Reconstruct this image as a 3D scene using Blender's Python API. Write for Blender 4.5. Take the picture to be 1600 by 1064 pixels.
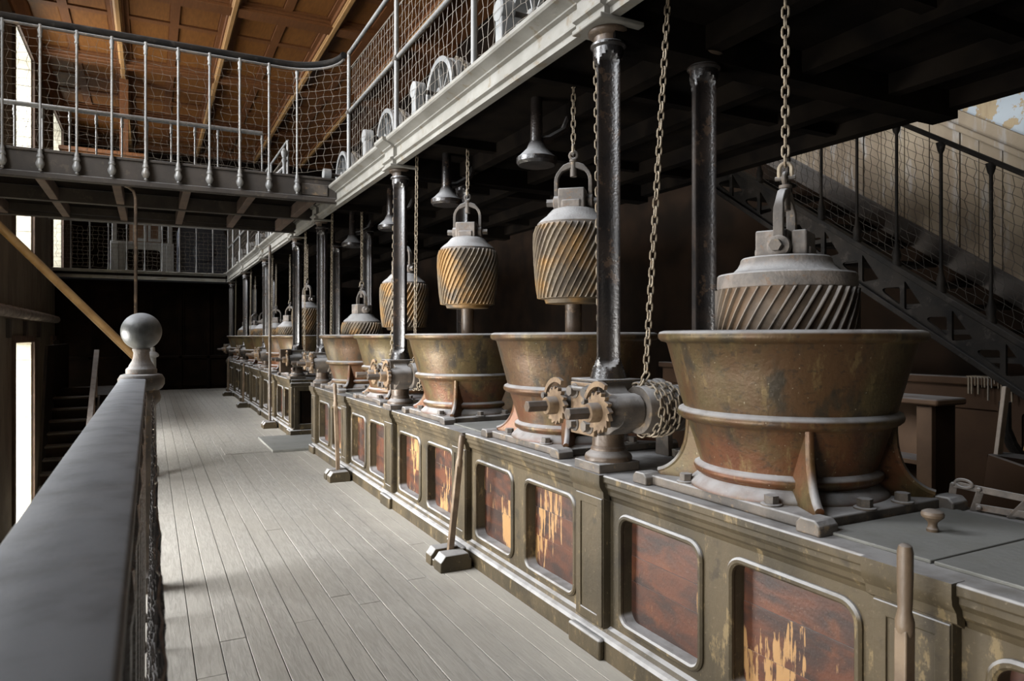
import bpy, math, random
from mathutils import Vector, Matrix
random.seed(11)
SC = bpy.context.scene
COL = SC.collection
PI = math.pi
for o in list(bpy.data.objects):
    bpy.data.objects.remove(o)

# ------------------------------------------------------------------ camera, world, lights, exposure
cam_data = bpy.data.cameras.new('camera')
cam_data.sensor_width = 36.0
cam_data.lens = 24.75
cam_data.shift_y = -6 / 1600
cam_data.clip_start = 0.05
cam_data.dof.use_dof = True
cam_data.dof.focus_distance = 4.6
cam_data.dof.aperture_fstop = 6.3
cam = bpy.data.objects.new('camera', cam_data)
cam.location = (0, 0, 1.6)
cam.rotation_euler = (PI / 2, 0, -math.radians(27.19))
COL.objects.link(cam)
SC.camera = cam

SC.view_settings.view_transform = 'Standard'
SC.view_settings.look = 'None'
SC.view_settings.gamma = 1
SC.view_settings.use_curve_mapping = False
SC.view_settings.exposure = 0.08
SC.cycles.diffuse_bounces = 2
SC.cycles.max_bounces = 6

world = bpy.data.worlds.new('overcast_sky')
SC.world = world
world.use_nodes = True
bg = world.node_tree.nodes['Background']
bg.inputs['Color'].default_value = (0.92, 0.96, 1.0, 1)
bg.inputs['Strength'].default_value = 0.5

WIN_Y = [(-0.1, 2.7), (4.6, 7.3), (10.8, 13.3), (16.8, 19.3), (22.8, 25.3)]
LOWER_Z, UPPER_Z = (-2.4, 1.5), (3.5, 7.9)


def window_light(name, y0, y1, z0, z1, watts, color, tilt, spread):
    d = bpy.data.lights.new(name, 'AREA')
    d.shape = 'RECTANGLE'
    d.size = z1 - z0
    d.size_y = y1 - y0
    d.energy = watts
    d.color = color
    o = bpy.data.objects.new(name, d)
    d.spread = math.radians(spread)
    t = math.radians(tilt)
    h = (z1 - z0) / 2
    o.location = (-3.0 - h * math.sin(t), (y0 + y1) / 2, (z0 + z1) / 2 + 0.4 * math.sin(t))
    o.rotation_euler = (0, -PI / 2 + t, 0)
    COL.objects.link(o)
    return o


LOW_W = [430, 1250, 1150, 900, 60]
UP_W = [210, 720, 540, 480, 260]
for (ya, yb), lw, uw in zip(WIN_Y, LOW_W, UP_W):
    window_light('daylight_lower', ya, yb, *LOWER_Z, lw, (1.0, 0.975, 0.935), 25, 120)
    window_light('daylight_upper', ya, yb, *UPPER_Z, uw, (0.95, 0.97, 1.0), 12, 150)


# ------------------------------------------------------------------ node helpers
class NT:
    def __init__(self, name):
        self.m = bpy.data.materials.new(name)
        self.m.use_nodes = True
        self.t = self.m.node_tree
        self.b = self.t.nodes['Principled BSDF']
        g = self.t.nodes.new('ShaderNodeNewGeometry')
        self.pos, self.nrm = g.outputs['Position'], g.outputs['Normal']
        self.rnd = self.t.nodes.new('ShaderNodeObjectInfo').outputs['Random']

    def put(self, sock, v):
        if hasattr(v, 'is_linked') or isinstance(v, bpy.types.NodeSocket):
            self.t.links.new(v, sock)
        elif isinstance(v, (tuple, list)):
            v = tuple(v)
            sock.default_value = v if len(v) == 4 or sock.type == 'VECTOR' else v + (1,)
        else:
            sock.default_value = v

    def scaled(self, s, vec=None):
        n = self.t.nodes.new('ShaderNodeVectorMath')
        n.operation = 'MULTIPLY'
        self.put(n.inputs[0], vec or self.pos)
        n.inputs[1].default_value = s
        return n.outputs[0]

    def shifted(self, vec=None):
        """position pushed by the object's own random number, so alike pieces differ"""
        n = self.t.nodes.new('ShaderNodeVectorMath')
        n.operation = 'MULTIPLY_ADD'
        c = self.t.nodes.new('ShaderNodeCombineXYZ')
        for i in range(3):
            self.t.links.new(self.rnd, c.inputs[i])
        self.put(n.inputs[0], c.outputs[0])
        n.inputs[1].default_value = (37.0, 53.0, 71.0)
        self.put(n.inputs[2], vec or self.pos)
        return n.outputs[0]

    def noise(self, scale, detail=4, vec=None, rough=0.55, dist=0.0):
        n = self.t.nodes.new('ShaderNodeTexNoise')
        self.put(n.inputs['Vector'], vec or self.pos)
        n.inputs['Scale'].default_value = scale
        n.inputs['Detail'].default_value = detail
        n.inputs['Roughness'].default_value = rough
        n.inputs['Distortion'].default_value = dist
        return n.outputs['Fac']

    def rng(self, f, a, b, c=0.0, d=1.0, smooth=True):
        n = self.t.nodes.new('ShaderNodeMapRange')
        n.interpolation_type = 'SMOOTHSTEP' if smooth else 'LINEAR'
        self.put(n.inputs['Value'], f)
        for k, v in (('From Min', a), ('From Max', b), ('To Min', c), ('To Max', d)):
            self.put(n.inputs[k], v)
        return n.outputs[0]

    def mix(self, f, a, b):
        n = self.t.nodes.new('ShaderNodeMix')
        n.data_type = 'RGBA'
        self.put(n.inputs['Factor'], f)
        self.put(n.inputs['A'] if False else n.inputs[6], a)
        self.put(n.inputs[7], b)
        return n.outputs[2]

    def math(self, op, a, b=0.0):
        n = self.t.nodes.new('ShaderNodeMath')
        n.operation = op
        self.put(n.inputs[0], a)
        self.put(n.inputs[1], b)
        return n.outputs[0]

    def sep(self, v, i):
        n = self.t.nodes.new('ShaderNodeSeparateXYZ')
        self.put(n.inputs[0], v)
        return n.outputs[i]

    def dust(self, col, rough, amount=0.9, color=(0.36, 0.36, 0.365), lo=0.25, hi=0.8):
        up = self.rng(self.sep(self.nrm, 2), lo, hi)
        f = self.math('MULTIPLY', up, self.rng(self.noise(9, 5), 0.25, 0.6, 0.55, 1.0))
        f = self.math('MULTIPLY', f, amount)
        return self.mix(f, col, color), self.rng(f, 0, 1, rough, 0.95, False)

    def out(self, col, rough=0.6, metal=0.0, bump=None, bs=0.3, bd=0.01, spec=0.5):
        self.put(self.b.inputs['Base Color'], col)
        self.put(self.b.inputs['Roughness'], rough)
        self.put(self.b.inputs['Metallic'], metal)
        self.b.inputs['Specular IOR Level'].default_value = spec
        if bump is not None:
            n = self.t.nodes.new('ShaderNodeBump')
            n.inputs['Strength'].default_value = bs
            n.inputs['Distance'].default_value = bd
            self.put(n.inputs['Height'], bump)
            self.t.links.new(n.outputs[0], self.b.inputs['Normal'])
        return self.m


def dusty(name, c1, c2, rough=0.6, amount=0.9, scale=6, metal=0.0, bs=0.3, bscale=45, worn=None, dustc=(0.36, 0.36, 0.365), spec=0.5):
    n = NT(name)
    f = n.rng(n.noise(scale, 6), 0.35, 0.65)
    c = n.mix(f, c1, c2)
    if worn:
        c = n.mix(n.math('MULTIPLY', n.rng(n.noise(scale * 2.3, 8, rough=0.7), 0.56, 0.64), 0.7), c, worn)
    c, r = n.dust(c, rough, amount, dustc)
    return n.out(c, r, metal, n.noise(bscale, 4), bs, 0.006, spec)


M = {}
M['iron_dark'] = dusty('black_iron', (0.012, 0.011, 0.011), (0.026, 0.020, 0.017), 0.25, 0.7, 5, 0.0, 0.35, 80, (0.07, 0.045, 0.03), spec=1.0)
M['iron_brown'] = dusty('brown_iron', (0.05, 0.035, 0.024), (0.10, 0.068, 0.045), 0.42, 0.6, 7, 0.1, 0.3, 60, (0.18, 0.12, 0.07))
M['iron_dust'] = dusty('dusty_iron', (0.050, 0.043, 0.037), (0.105, 0.086, 0.068), 0.6, 0.95, 7, 0.0, 0.35, 70, (0.2, 0.14, 0.08))
M['iron_stone'] = dusty('grey_cast_iron', (0.11, 0.098, 0.088), (0.20, 0.17, 0.145), 0.75, 0.95, 11, 0, 0.5, 90, (0.16, 0.10, 0.06))
M['ratchet'] = dusty('rusted_iron', (0.12, 0.076, 0.042), (0.20, 0.135, 0.075), 0.7, 0.5, 20, 0, 0.3, 90)
M['chain'] = dusty('chain_steel', (0.16, 0.125, 0.085), (0.30, 0.25, 0.18), 0.55, 0.5, 25, 0.25, 0.2, 120, (0.22, 0.13, 0.06))
M['pipe'] = dusty('grey_painted_pipe', (0.19, 0.192, 0.19), (0.26, 0.255, 0.24), 0.42, 0.5, 4, 0.2, 0.1, 60, (0.16, 0.13, 0.10))
M['beam'] = dusty('worn_grey_iron_paint', (0.19, 0.18, 0.155), (0.26, 0.25, 0.222), 0.65, 0.5, 3.2, 0, 0.2, 60, (0.16, 0.12, 0.07), (0.27, 0.262, 0.245))
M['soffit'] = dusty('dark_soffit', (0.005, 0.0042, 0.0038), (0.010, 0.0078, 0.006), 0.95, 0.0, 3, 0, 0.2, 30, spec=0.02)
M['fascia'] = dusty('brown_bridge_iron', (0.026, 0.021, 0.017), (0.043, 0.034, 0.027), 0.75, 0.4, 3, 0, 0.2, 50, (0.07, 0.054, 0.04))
M['joist'] = dusty('brown_painted_joist', (0.06, 0.038, 0.026), (0.10, 0.064, 0.043), 0.7, 0.4, 3, 0, 0.2, 50)
M['wire'] = dusty('net_wire', (0.15, 0.13, 0.105), (0.24, 0.21, 0.175), 0.6, 0.0, 9, 0.2, 0, 50)
M['wire_dark'] = dusty('dark_net_cord', (0.02, 0.018, 0.016), (0.04, 0.034, 0.028), 0.7, 0.0, 9, 0, 0, 50)
M['rail'] = dusty('dusty_rail_wood', (0.03, 0.03, 0.032), (0.07, 0.068, 0.068), 0.6, 0.8, 2.5, 0, 0.15, 50, (0.10, 0.09, 0.08), (0.25, 0.265, 0.29))
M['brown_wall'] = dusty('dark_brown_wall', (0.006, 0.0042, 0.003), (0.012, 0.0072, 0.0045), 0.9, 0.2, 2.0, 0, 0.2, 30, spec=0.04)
M['brown_panel'] = dusty('brown_wainscot', (0.034, 0.018, 0.010), (0.050, 0.027, 0.014), 0.75, 0.3, 2.0, 0, 0.2, 30, spec=0.15)
M['shelf_wood'] = dusty('brown_shelf_wood', (0.085, 0.045, 0.022), (0.13, 0.072, 0.036), 0.7, 0.8, 3.0, 0, 0.2, 30, dustc=(0.17, 0.17, 0.175))
M['pole'] = dusty('yellowed_pole_wood', (0.22, 0.12, 0.036), (0.30, 0.175, 0.06), 0.5, 0.2, 6, 0, 0.1, 60)
M['handle'] = dusty('worn_handle_wood', (0.10, 0.068, 0.042), (0.17, 0.12, 0.075), 0.5, 0.4, 9, 0, 0.2, 60)
M['lid'] = dusty('grey_lid_boards', (0.13, 0.13, 0.115), (0.20, 0.20, 0.18), 0.8, 0.8, 3.5, 0, 0.3, 40, dustc=(0.21, 0.215, 0.21))
M['paint'] = dusty('pale_grey_paint', (0.22, 0.225, 0.225), (0.30, 0.30, 0.29), 0.6, 0.4, 4, 0, 0.1, 60)
M['navy'] = dusty('blue_black_machine', (0.014, 0.017, 0.026), (0.022, 0.025, 0.034), 0.6, 0.4, 3, 0, 0.1, 60)
M['white_sheet'] = dusty('white_card', (0.55, 0.54, 0.48), (0.66, 0.64, 0.57), 0.8, 0.0, 6, 0, 0.1, 60)
M['slate_ball'] = dusty('slate_grey_ball', (0.05, 0.052, 0.05), (0.085, 0.087, 0.082), 0.38, 0.75, 12, 0.1, 0.25, 60, dustc=(0.26, 0.27, 0.29))
M['stair_iron'] = dusty('black_stair_iron', (0.008, 0.0075, 0.007), (0.018, 0.015, 0.0125), 0.65, 0.12, 5, 0, 0.3, 50, (0.035, 0.03, 0.026), spec=0.1)
M['stair_wood'] = dusty('dark_stair_wood', (0.020, 0.015, 0.011), (0.035, 0.026, 0.019), 0.7, 0.15, 4, 0, 0.2, 40, spec=0.2)
M['jamb'] = dusty('pale_stone', (0.46, 0.42, 0.32), (0.56, 0.53, 0.42), 0.9, 0.0, 7, 0, 0.5, 40, (0.45, 0.40, 0.28))


def vessel_mat():
    n = NT('patinated_bronze')
    p = n.scaled((1, 1, 0.55))
    c = n.mix(n.rng(n.noise(3.2, 6, p), 0.38, 0.62), (0.080, 0.058, 0.022), (0.078, 0.040, 0.016))
    c = n.mix(n.rng(n.noise(5.5, 7, n.scaled((1.6, 1.6, 0.7))), 0.52, 0.66), c, (0.035, 0.026, 0.015))
    z = n.sep(n.pos, 2)
    low = n.math('MULTIPLY', n.rng(z, 1.35, 1.12), n.rng(n.noise(4.4, 5), 0.36, 0.6))
    c = n.mix(n.math('MULTIPLY', low, 0.8), c, (0.105, 0.033, 0.011))
    c = n.mix(n.math('MULTIPLY', n.rng(n.noise(14, 9, n.scaled((1.3, 1.3, 0.25)), 0.75), 0.54, 0.66), 0.5), c, (0.19, 0.135, 0.055))
    c = n.mix(n.math('MULTIPLY', n.rng(n.noise(26, 8, n.scaled((1, 1, 1.6)), 0.7), 0.55, 0.62), 0.5), c, (0.022, 0.017, 0.011))
    c = n.mix(n.math('MULTIPLY', n.rng(n.noise(70, 5), 0.68, 0.72), 0.5), c, (0.42, 0.37, 0.26))
    c, r = n.dust(c, 0.44, 0.92)
    return n.out(c, r, 0.35, n.noise(46, 7), 0.32, 0.006, 0.5)


M['vessel'] = vessel_mat()


def roller_mat(name, a, b, gold):
    n = NT(name)
    c = n.mix(n.rng(n.noise(7, 6), 0.38, 0.62), a, b)
    c = n.mix(n.math('MULTIPLY', n.rng(n.noise(4.2, 5), 0.45, 0.62), 0.85), c, gold)
    c, r = n.dust(c, 0.62, 0.9)
    return n.out(c, r, 0.1, n.noise(80, 5), 0.4, 0.006)


M['roller'] = roller_mat('gritted_roller', (0.062, 0.045, 0.028), (0.12, 0.088, 0.052), (0.27, 0.145, 0.038))
M['rib'] = roller_mat('roller_rib', (0.17, 0.135, 0.10), (0.27, 0.22, 0.155), (0.38, 0.23, 0.09))
M['roller_grey'] = roller_mat('grey_brown_roller', (0.055, 0.038, 0.024), (0.12, 0.085, 0.055), (0.11, 0.06, 0.025))
M['rib_grey'] = roller_mat('grey_roller_rib', (0.15, 0.13, 0.11), (0.24, 0.21, 0.18), (0.20, 0.155, 0.11))


def counter_mat():
    n = NT('olive_brown_paintwork')
    c = n.mix(n.rng(n.noise(3.0, 6, n.scaled((1, 1, 0.35))), 0.36, 0.64), (0.034, 0.027, 0.016), (0.070, 0.053, 0.030))
    c = n.mix(n.math('MULTIPLY', n.rng(n.noise(12, 9, n.scaled((1, 1, 0.4)), 0.72), 0.575, 0.635), 0.65), c, (0.19, 0.14, 0.07))
    c = n.mix(n.math('MULTIPLY', n.rng(n.noise(7, 7), 0.58, 0.68), 0.6), c, (0.022, 0.018, 0.013))
    c = n.mix(n.math('MULTIPLY', n.rng(n.noise(55, 6, None, 0.7), 0.60, 0.68), 0.5), c, (0.16, 0.13, 0.085))
    # grey scuffing near the floor
    c, r = n.dust(c, 0.52, 0.92, lo=0.15, hi=0.6)
    return n.out(c, r, 0.0, n.noise(40, 6), 0.3, 0.006, 0.25)


M['counter'] = counter_mat()


def panel_mat(name='peeling_panel', th=(0.622, 0.636)):
    n = NT(name)
    v = n.shifted()
    c = n.mix(n.rng(n.noise(3.5, 6, n.scaled((1, 1.0, 3.0), v), dist=0.6), 0.36, 0.64), (0.078, 0.026, 0.012), (0.024, 0.013, 0.010))
    c = n.mix(n.math('MULTIPLY', n.rng(n.noise(9, 6, v), 0.55, 0.7), 0.5), c, (0.125, 0.042, 0.015))
    c = n.mix(n.math('MULTIPLY', n.rng(n.noise(90, 5, v), 0.66, 0.70), 0.5), c, (0.20, 0.13, 0.08))
    drip = n.noise(1.0, 5, n.scaled((3, 30, 3.0), v), 0.65)
    patch = n.noise(2.0, 4, n.scaled((1, 1.3, 0.9), n.scaled((1, 1, 1), n.pos)))
    f = n.math('ADD', n.math('MULTIPLY', drip, 0.50), n.math('MULTIPLY', patch, 0.60))
    pe = n.rng(f, th[0], th[1])
    c = n.mix(pe, c, (0.29, 0.165, 0.066))
    c, r = n.dust(c, 0.42, 0.9)
    return n.out(c, r, 0.0, n.math('ADD', n.noise(60, 4), n.math('MULTIPLY', pe, -0.8)), 0.3, 0.004)


M['panel'] = panel_mat()


def floor_mat():
    n = NT('grey_floorboards')
    v = n.shifted()
    g = n.noise(6, 7, n.scaled((9, 0.9, 3), v), 0.6, 0.8)
    c = n.mix(n.rng(g, 0.3, 0.7), (0.25, 0.242, 0.225), (0.345, 0.335, 0.312))
    c = n.mix(n.rng(n.rnd, 0, 1, 0.0, 0.35, False), c, (0.30, 0.285, 0.255))
    c = n.mix(n.math('MULTIPLY', n.rng(n.noise(0.9, 5), 0.45, 0.7), 0.5), c, (0.285, 0.272, 0.245))
    c = n.mix(n.math('MULTIPLY', n.rng(n.noise(24, 6, v, 0.7), 0.66, 0.70), 0.45), c, (0.10, 0.09, 0.075))
    # pale powder swept up against the machines
    px = n.sep(n.pos, 0)
    pw = n.math('MULTIPLY', n.rng(n.math('ADD', px, n.math('MULTIPLY', n.noise(1.6, 4), 0.5)), 1.75, 2.25), 0.7)
    c = n.mix(pw, c, (0.45, 0.43, 0.385))
    return n.out(c, 0.9, 0.0, g, 0.35, 0.004, 0.1)


M['floor'] = floor_mat()


def ceiling_mat(name, a, b):
    n = NT(name)
    g = n.noise(5, 6, n.scaled((6, 0.7, 6), n.shifted()), 0.6, 0.5)
    c = n.mix(n.rng(g, 0.3, 0.7), a, b)
    return n.out(c, 0.5, 0.0, g, 0.1, 0.004)


M['ceil_panel'] = ceiling_mat('orange_varnished_panel', (0.14, 0.050, 0.009), (0.20, 0.078, 0.015))
M['ceil_rib'] = ceiling_mat('brown_varnished_rib', (0.115, 0.042, 0.012), (0.16, 0.06, 0.017))
M['ceil_light'] = ceiling_mat('honey_varnished_rib', (0.28, 0.15, 0.052), (0.36, 0.20, 0.075))


def plaster_mat(name, a, b, stain, blue=None):
    n = NT(name)
    c = n.mix(n.rng(n.noise(1.3, 6, n.scaled((1, 1, 0.4))), 0.35, 0.65), a, b)
    c = n.mix(n.math('MULTIPLY', n.rng(n.noise(4.0, 7, n.scaled((1, 3, 0.5)), 0.65), 0.52, 0.66), 0.7), c, stain)
    if blue:
        e = n.rng(n.noise(2.6, 7, rough=0.62), 0.545, 0.56)
        c = n.mix(e, c, blue)
        return n.out(c, 0.85, 0.0, e, 0.4, 0.004)
    return n.out(c, 0.88, 0.0, n.noise(14, 6), 0.4, 0.01)


M['plaster'] = plaster_mat('stained_plaster', (0.10, 0.082, 0.055), (0.155, 0.13, 0.092), (0.06, 0.047, 0.03))
M['blue_plaster'] = plaster_mat('peeling_blue_plaster', (0.27, 0.21, 0.125), (0.32, 0.255, 0.165), (0.22, 0.16, 0.095), (0.30, 0.34, 0.37))
M['wall_board'] = plaster_mat('weathered_wall_boards', (0.22, 0.18, 0.128), (0.145, 0.11, 0.075), (0.27, 0.262, 0.25))
M['rough_wall'] = plaster_mat('rough_lower_wall', (0.15, 0.13, 0.10), (0.21, 0.185, 0.15), (0.10, 0.085, 0.065))


# ------------------------------------------------------------------ mesh helpers (world coordinates unless said)
class MB:
    def __init__(s):
        s.v, s.f = [], []

    def add(s, vs, fs):
        k = len(s.v)
        s.v += [tuple(p) for p in vs]
        s.f += [tuple(i + k for i in f) for f in fs]
        return s

    def box(s, x0, x1, y0, y1, z0, z1):
        return s.add([(x0, y0, z0), (x1, y0, z0), (x1, y1, z0), (x0, y1, z0), (x0, y0, z1), (x1, y0, z1), (x1, y1, z1), (x0, y1, z1)],
                     [(0, 3, 2, 1), (4, 5, 6, 7), (0, 1, 5, 4), (1, 2, 6, 5), (2, 3, 7, 6), (3, 0, 4, 7)])

    def bar(s, a, b, w, h, up=(0, 0, 1)):
        a, b = Vector(a), Vector(b)
        t = (b - a).normalized()
        r = t.cross(Vector(up)).normalized()
        u = r.cross(t)
        vs = []
        for p in (a, b):
            for i, j in ((-1, -1), (1, -1), (1, 1), (-1, 1)):
                vs.append(p + r * (i * w / 2) + u * (j * h / 2))
        return s.add(vs, [(0, 1, 2, 3), (7, 6, 5, 4), (0, 4, 5, 1), (1, 5, 6, 2), (2, 6, 7, 3), (3, 7, 4, 0)])

    def lathe(s, prof, seg=32, c=(0, 0, 0), axis='z', cap0=True, cap1=True):
        k = len(s.v)
        for r, h in prof:
            for i in range(seg):
                a = 2 * PI * i / seg
                p = (r * math.cos(a), r * math.sin(a), h)
                if axis == 'x':
                    p = (h, p[0], p[1])
                elif axis == 'y':
                    p = (p[1], h, p[0])
                s.v.append((p[0] + c[0], p[1] + c[1], p[2] + c[2]))
        for j in range(len(prof) - 1):
            for i in range(seg):
                a, b = k + j * seg + i, k + j * seg + (i + 1) % seg
                s.f.append((a, b, b + seg, a + seg))
        if cap0:
            s.f.append(tuple(k + i for i in reversed(range(seg))))
        if cap1:
            s.f.append(tuple(k + (len(prof) - 1) * seg + i for i in range(seg)))
        return s

    def tube(s, pts, r, seg=8, closed=False, flat=None):
        pts = [Vector(p) for p in pts]
        n = len(pts)
        k = len(s.v)
        ref = None
        for i, p in enumerate(pts):
            t = (pts[(i + 1) % n] - pts[i - 1]) if closed else (pts[min(i + 1, n - 1)] - pts[max(i - 1, 0)])
            t.normalize()
            if ref is None:
                ref = Vector((0, 0, 1)) if abs(t.z) < 0.9 else Vector((1, 0, 0))
            u = (ref - t * ref.dot(t))
            if u.length < 1e-5:
                u = Vector((0, 1, 0)) - t * t.y
            u.normalize()
            ref = u
            w = t.cross(u)
            rr = r[i] if isinstance(r, (list, tuple)) else r
            for j in range(seg):
                a = 2 * PI * (j + 0.5) / seg
                s.v.append(tuple(p + u * (rr * math.cos(a)) + w * (rr * math.sin(a))))
        m = n if closed else n - 1
        for i in range(m):
            for j in range(seg):
                a = k + i * seg + j
                b = k + i * seg + (j + 1) % seg
                c2 = k + ((i + 1) % n) * seg + (j + 1) % seg
                d = k + ((i + 1) % n) * seg + j
                s.f.append((a, b, c2, d))
        if not closed:
            s.f.append(tuple(k + j for j in reversed(range(seg))))
            s.f.append(tuple(k + (n - 1) * seg + j for j in range(seg)))
        return s

    def prism(s, poly, a0, a1, axis='y'):
        """2-D polygon swept along an axis: y -> poly is (x,z); x -> (y,z); z -> (x,y)"""
        def p3(q, a):
            return (q[0], a, q[1]) if axis == 'y' else ((a, q[0], q[1]) if axis == 'x' else (q[0], q[1], a))
        n = len(poly)
        vs = [p3(q, a0) for q in poly] + [p3(q, a1) for q in poly]
        fs = [tuple(reversed(range(n))), tuple(range(n, 2 * n))]
        fs += [(i, (i + 1) % n, n + (i + 1) % n, n + i) for i in range(n)]
        return s.add(vs, fs)

    def holed(s, outer, inner, a0, a1, axis='x', back=True):
        """plate with one star-shaped hole, between depths a0 (front) and a1"""
        cx = sum(p[0] for p in inner) / len(inner)
        cy = sum(p[1] for p in inner) / len(inner)
        angs = sorted({round(math.atan2(p[1] - cy, p[0] - cx), 5) for p in list(outer) + list(inner)})

        def hit(poly, a):
            d = (math.cos(a), math.sin(a))
            best = 0
            for i in range(len(poly)):
                p, q = poly[i], poly[(i + 1) % len(poly)]
                ex, ey = q[0] - p[0], q[1] - p[1]
                den = d[0] * ey - d[1] * ex
                if abs(den) < 1e-12:
                    continue
                t = ((p[0] - cx) * ey - (p[1] - cy) * ex) / den
                u = ((p[0] - cx) * d[1] - (p[1] - cy) * d[0]) / den
                if t > 0 and -1e-4 <= u <= 1 + 1e-4:
                    best = max(best, t)
            return (cx + d[0] * best, cy + d[1] * best)

        def p3(q, a):
            return (a, q[0], q[1]) if axis == 'x' else (q[0], a, q[1])
        n = len(angs)
        vs = []
        for a in angs:
            o, i = hit(outer, a), hit(inner, a)
            vs += [p3(o, a0), p3(i, a0), p3(i, a1), p3(o, a1)]
        fs = []
        for i in range(n):
            j = (i + 1) % n
            fs += [(4 * i, 4 * i + 1, 4 * j + 1, 4 * j), (4 * i + 1, 4 * i + 2, 4 * j + 2, 4 * j + 1), (4 * i + 3, 4 * i, 4 * j, 4 * j + 3)]
            if back:
                fs.append((4 * i + 2, 4 * i + 3, 4 * j + 3, 4 * j + 2))
        return s.add(vs, fs)

    def ball(s, c, r, seg=24, rings=14):
        prof = [(max(1e-4, r * math.sin(PI * i / rings)), -r * math.cos(PI * i / rings)) for i in range(rings + 1)]
        return s.lathe(prof, seg, c)

    def build(s, name, mat, parent=None, smooth=True, bevel=0, kind=None, origin=None, angle=35):
        me = bpy.data.meshes.new(name)
        off = Vector(origin) if origin is not None else world_loc(parent)
        me.from_pydata([tuple(Vector(v) - off) for v in s.v], [], s.f)
        me.materials.append(M[mat] if isinstance(mat, str) else mat)
        me.update()
        import bmesh
        bm = bmesh.new()
        bm.from_mesh(me)
        bmesh.ops.recalc_face_normals(bm, faces=bm.faces)
        bm.to_mesh(me)
        bm.free()
        if smooth:
            me.polygons.foreach_set('use_smooth', [True] * len(me.polygons))
            me.set_sharp_from_angle(angle=math.radians(angle))
        o = bpy.data.objects.new(name, me)
        COL.objects.link(o)
        if parent is not None:
            o.parent = parent
        elif origin is not None:
            o.location = origin
        if bevel:
            b = o.modifiers.new('edge', 'BEVEL')
            b.width, b.segments, b.limit_method = bevel, 2, 'ANGLE'
        if kind:
            o['kind'] = kind
        return o


def world_loc(o):
    v = Vector((0, 0, 0))
    while o is not None:
        v = v + Vector(o.location)
        o = o.parent
    return v


def thing(name, label, cat, loc=(0, 0, 0), group=None):
    o = bpy.data.objects.new(name, None)
    o.empty_display_size = 0.1
    o.location = loc
    COL.objects.link(o)
    return tag(o, label, cat, group)


def tag(o, label, cat, group=None):
    o['label'], o['category'], o['kind'] = label, cat, 'thing'
    if group:
        o['group'] = group
    return o


def struct(name, loc=(0, 0, 0)):
    o = bpy.data.objects.new(name, None)
    o.empty_display_size = 0.1
    o.location = loc
    o['kind'] = 'structure'
    COL.objects.link(o)
    return o


def copy_tree(o, parent=None):
    c = o.copy()
    COL.objects.link(c)
    c.parent = parent
    for ch in list(o.children):
        copy_tree(ch, c)
    return c


def dup(root, loc, label, group=None, rz=None):
    c = copy_tree(root)
    c.location = loc
    c['label'] = label
    if group:
        c['group'] = group
    if rz is not None:
        c.rotation_euler = (0, 0, rz)
    return c


def inst(src, parent, loc=(0, 0, 0), rot=(0, 0, 0), name=None):
    c = src.copy()
    COL.objects.link(c)
    c.parent = parent
    c.location = loc
    c.rotation_euler = rot
    return c


def rrect(a0, a1, b0, b1, r, n=6):
    pts = []
    for cx, cy, s in ((a1 - r, b0 + r, -90), (a1 - r, b1 - r, 0), (a0 + r, b1 - r, 90), (a0 + r, b0 + r, 180)):
        for i in range(n + 1):
            a = math.radians(s + 90 * i / n)
            pts.append((cx + r * math.cos(a), cy + r * math.sin(a)))
    return pts


def rect(a0, a1, b0, b1):
    return [(a0, b0), (a1, b0), (a1, b1), (a0, b1)]


ORD = ['first', 'second', 'third', 'fourth', 'fifth', 'sixth', 'seventh', 'eighth', 'ninth', 'tenth', 'eleventh', 'twelfth']

# ------------------------------------------------------------------ layout numbers (metres; x across, y along the hall)
TOP = 0.915                       # top of the machine counters
TX = 2.445                        # tank axis
NEAR_T = [2.17, 3.885, 5.60, 7.315, 9.03]
FAR_T = [12.60, 14.32, 16.04, 17.75, 19.47, 21.18]
NEAR_C = [3.03, 6.46, 9.89]
FAR_C = [11.75, 15.18, 18.61, 22.04]
CFX, CBX = 2.12, 2.77

# ------------------------------------------------------------------ setting: floor
floor = struct('floor')
fb = MB().box(-0.26, 6.3, -4, 24.2, -0.32, -0.034)
fb.build('floor_bed', 'brown_wall', floor, False)
W = 0.131
for i in range(17):
    x0 = -0.20 + i * W
    y = -3.2 - random.random() * 2
    while y < 23.6:
        ln = random.uniform(3.2, 6.2)
        y1 = min(y + ln, 23.6)
        dz = random.uniform(-0.0015, 0.0015)
        a, b, c, d = x0 + 0.0022, x0 + W - 0.0022, y + 0.002, y1 - 0.002
        m = MB()
        e = 0.0015
        m.add([(a, c, -0.03), (b, c, -0.03), (b, d, -0.03), (a, d, -0.03), (a, c, dz - e), (b, c, dz - e), (b, d, dz - e), (a, d, dz - e),
               (a + e, c + e, dz), (b - e, c + e, dz), (b - e, d - e, dz), (a + e, d - e, dz)],
              [(0, 1, 5, 4), (1, 2, 6, 5), (2, 3, 7, 6), (3, 0, 4, 7), (4, 5, 9, 8), (5, 6, 10, 9), (6, 7, 11, 10), (7, 4, 8, 11), (8, 9, 10, 11)])
        m.build('floor_board', 'floor', floor, False)
        y = y1
MB().box(2.03, 6.3, -4, 24, -0.033, -0.002).build('floor_slab', 'floor', floor, False)
hatch = MB()
hatch.box(0.90, 1.50, 10.25, 10.95, 0.0, 0.006)
hatch.build('floor_hatch', 'floor', floor, False, 0.002)
pl = MB().box(1.50, 2.30, 10.14, 11.62, 0.0, 0.035)
tag(pl.build('floor_plate', 'lid', None, True, 0.006, origin=(1.9, 10.9, 0.0)), 'low grey metal floor plate in the gap between the two machine counters', 'floor plate')

low = struct('floor_lower')
MB().box(-2.95, 6.3, -4, 24.2, -2.8, -2.6).build('floor_surface', 'rough_wall', low, False)
# edge of the walkway above the stair well
MB().box(-0.30, -0.20, -4, 23.6, -0.35, 0.0).build('floor_edge', 'fascia', floor, True, 0.004)

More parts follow.
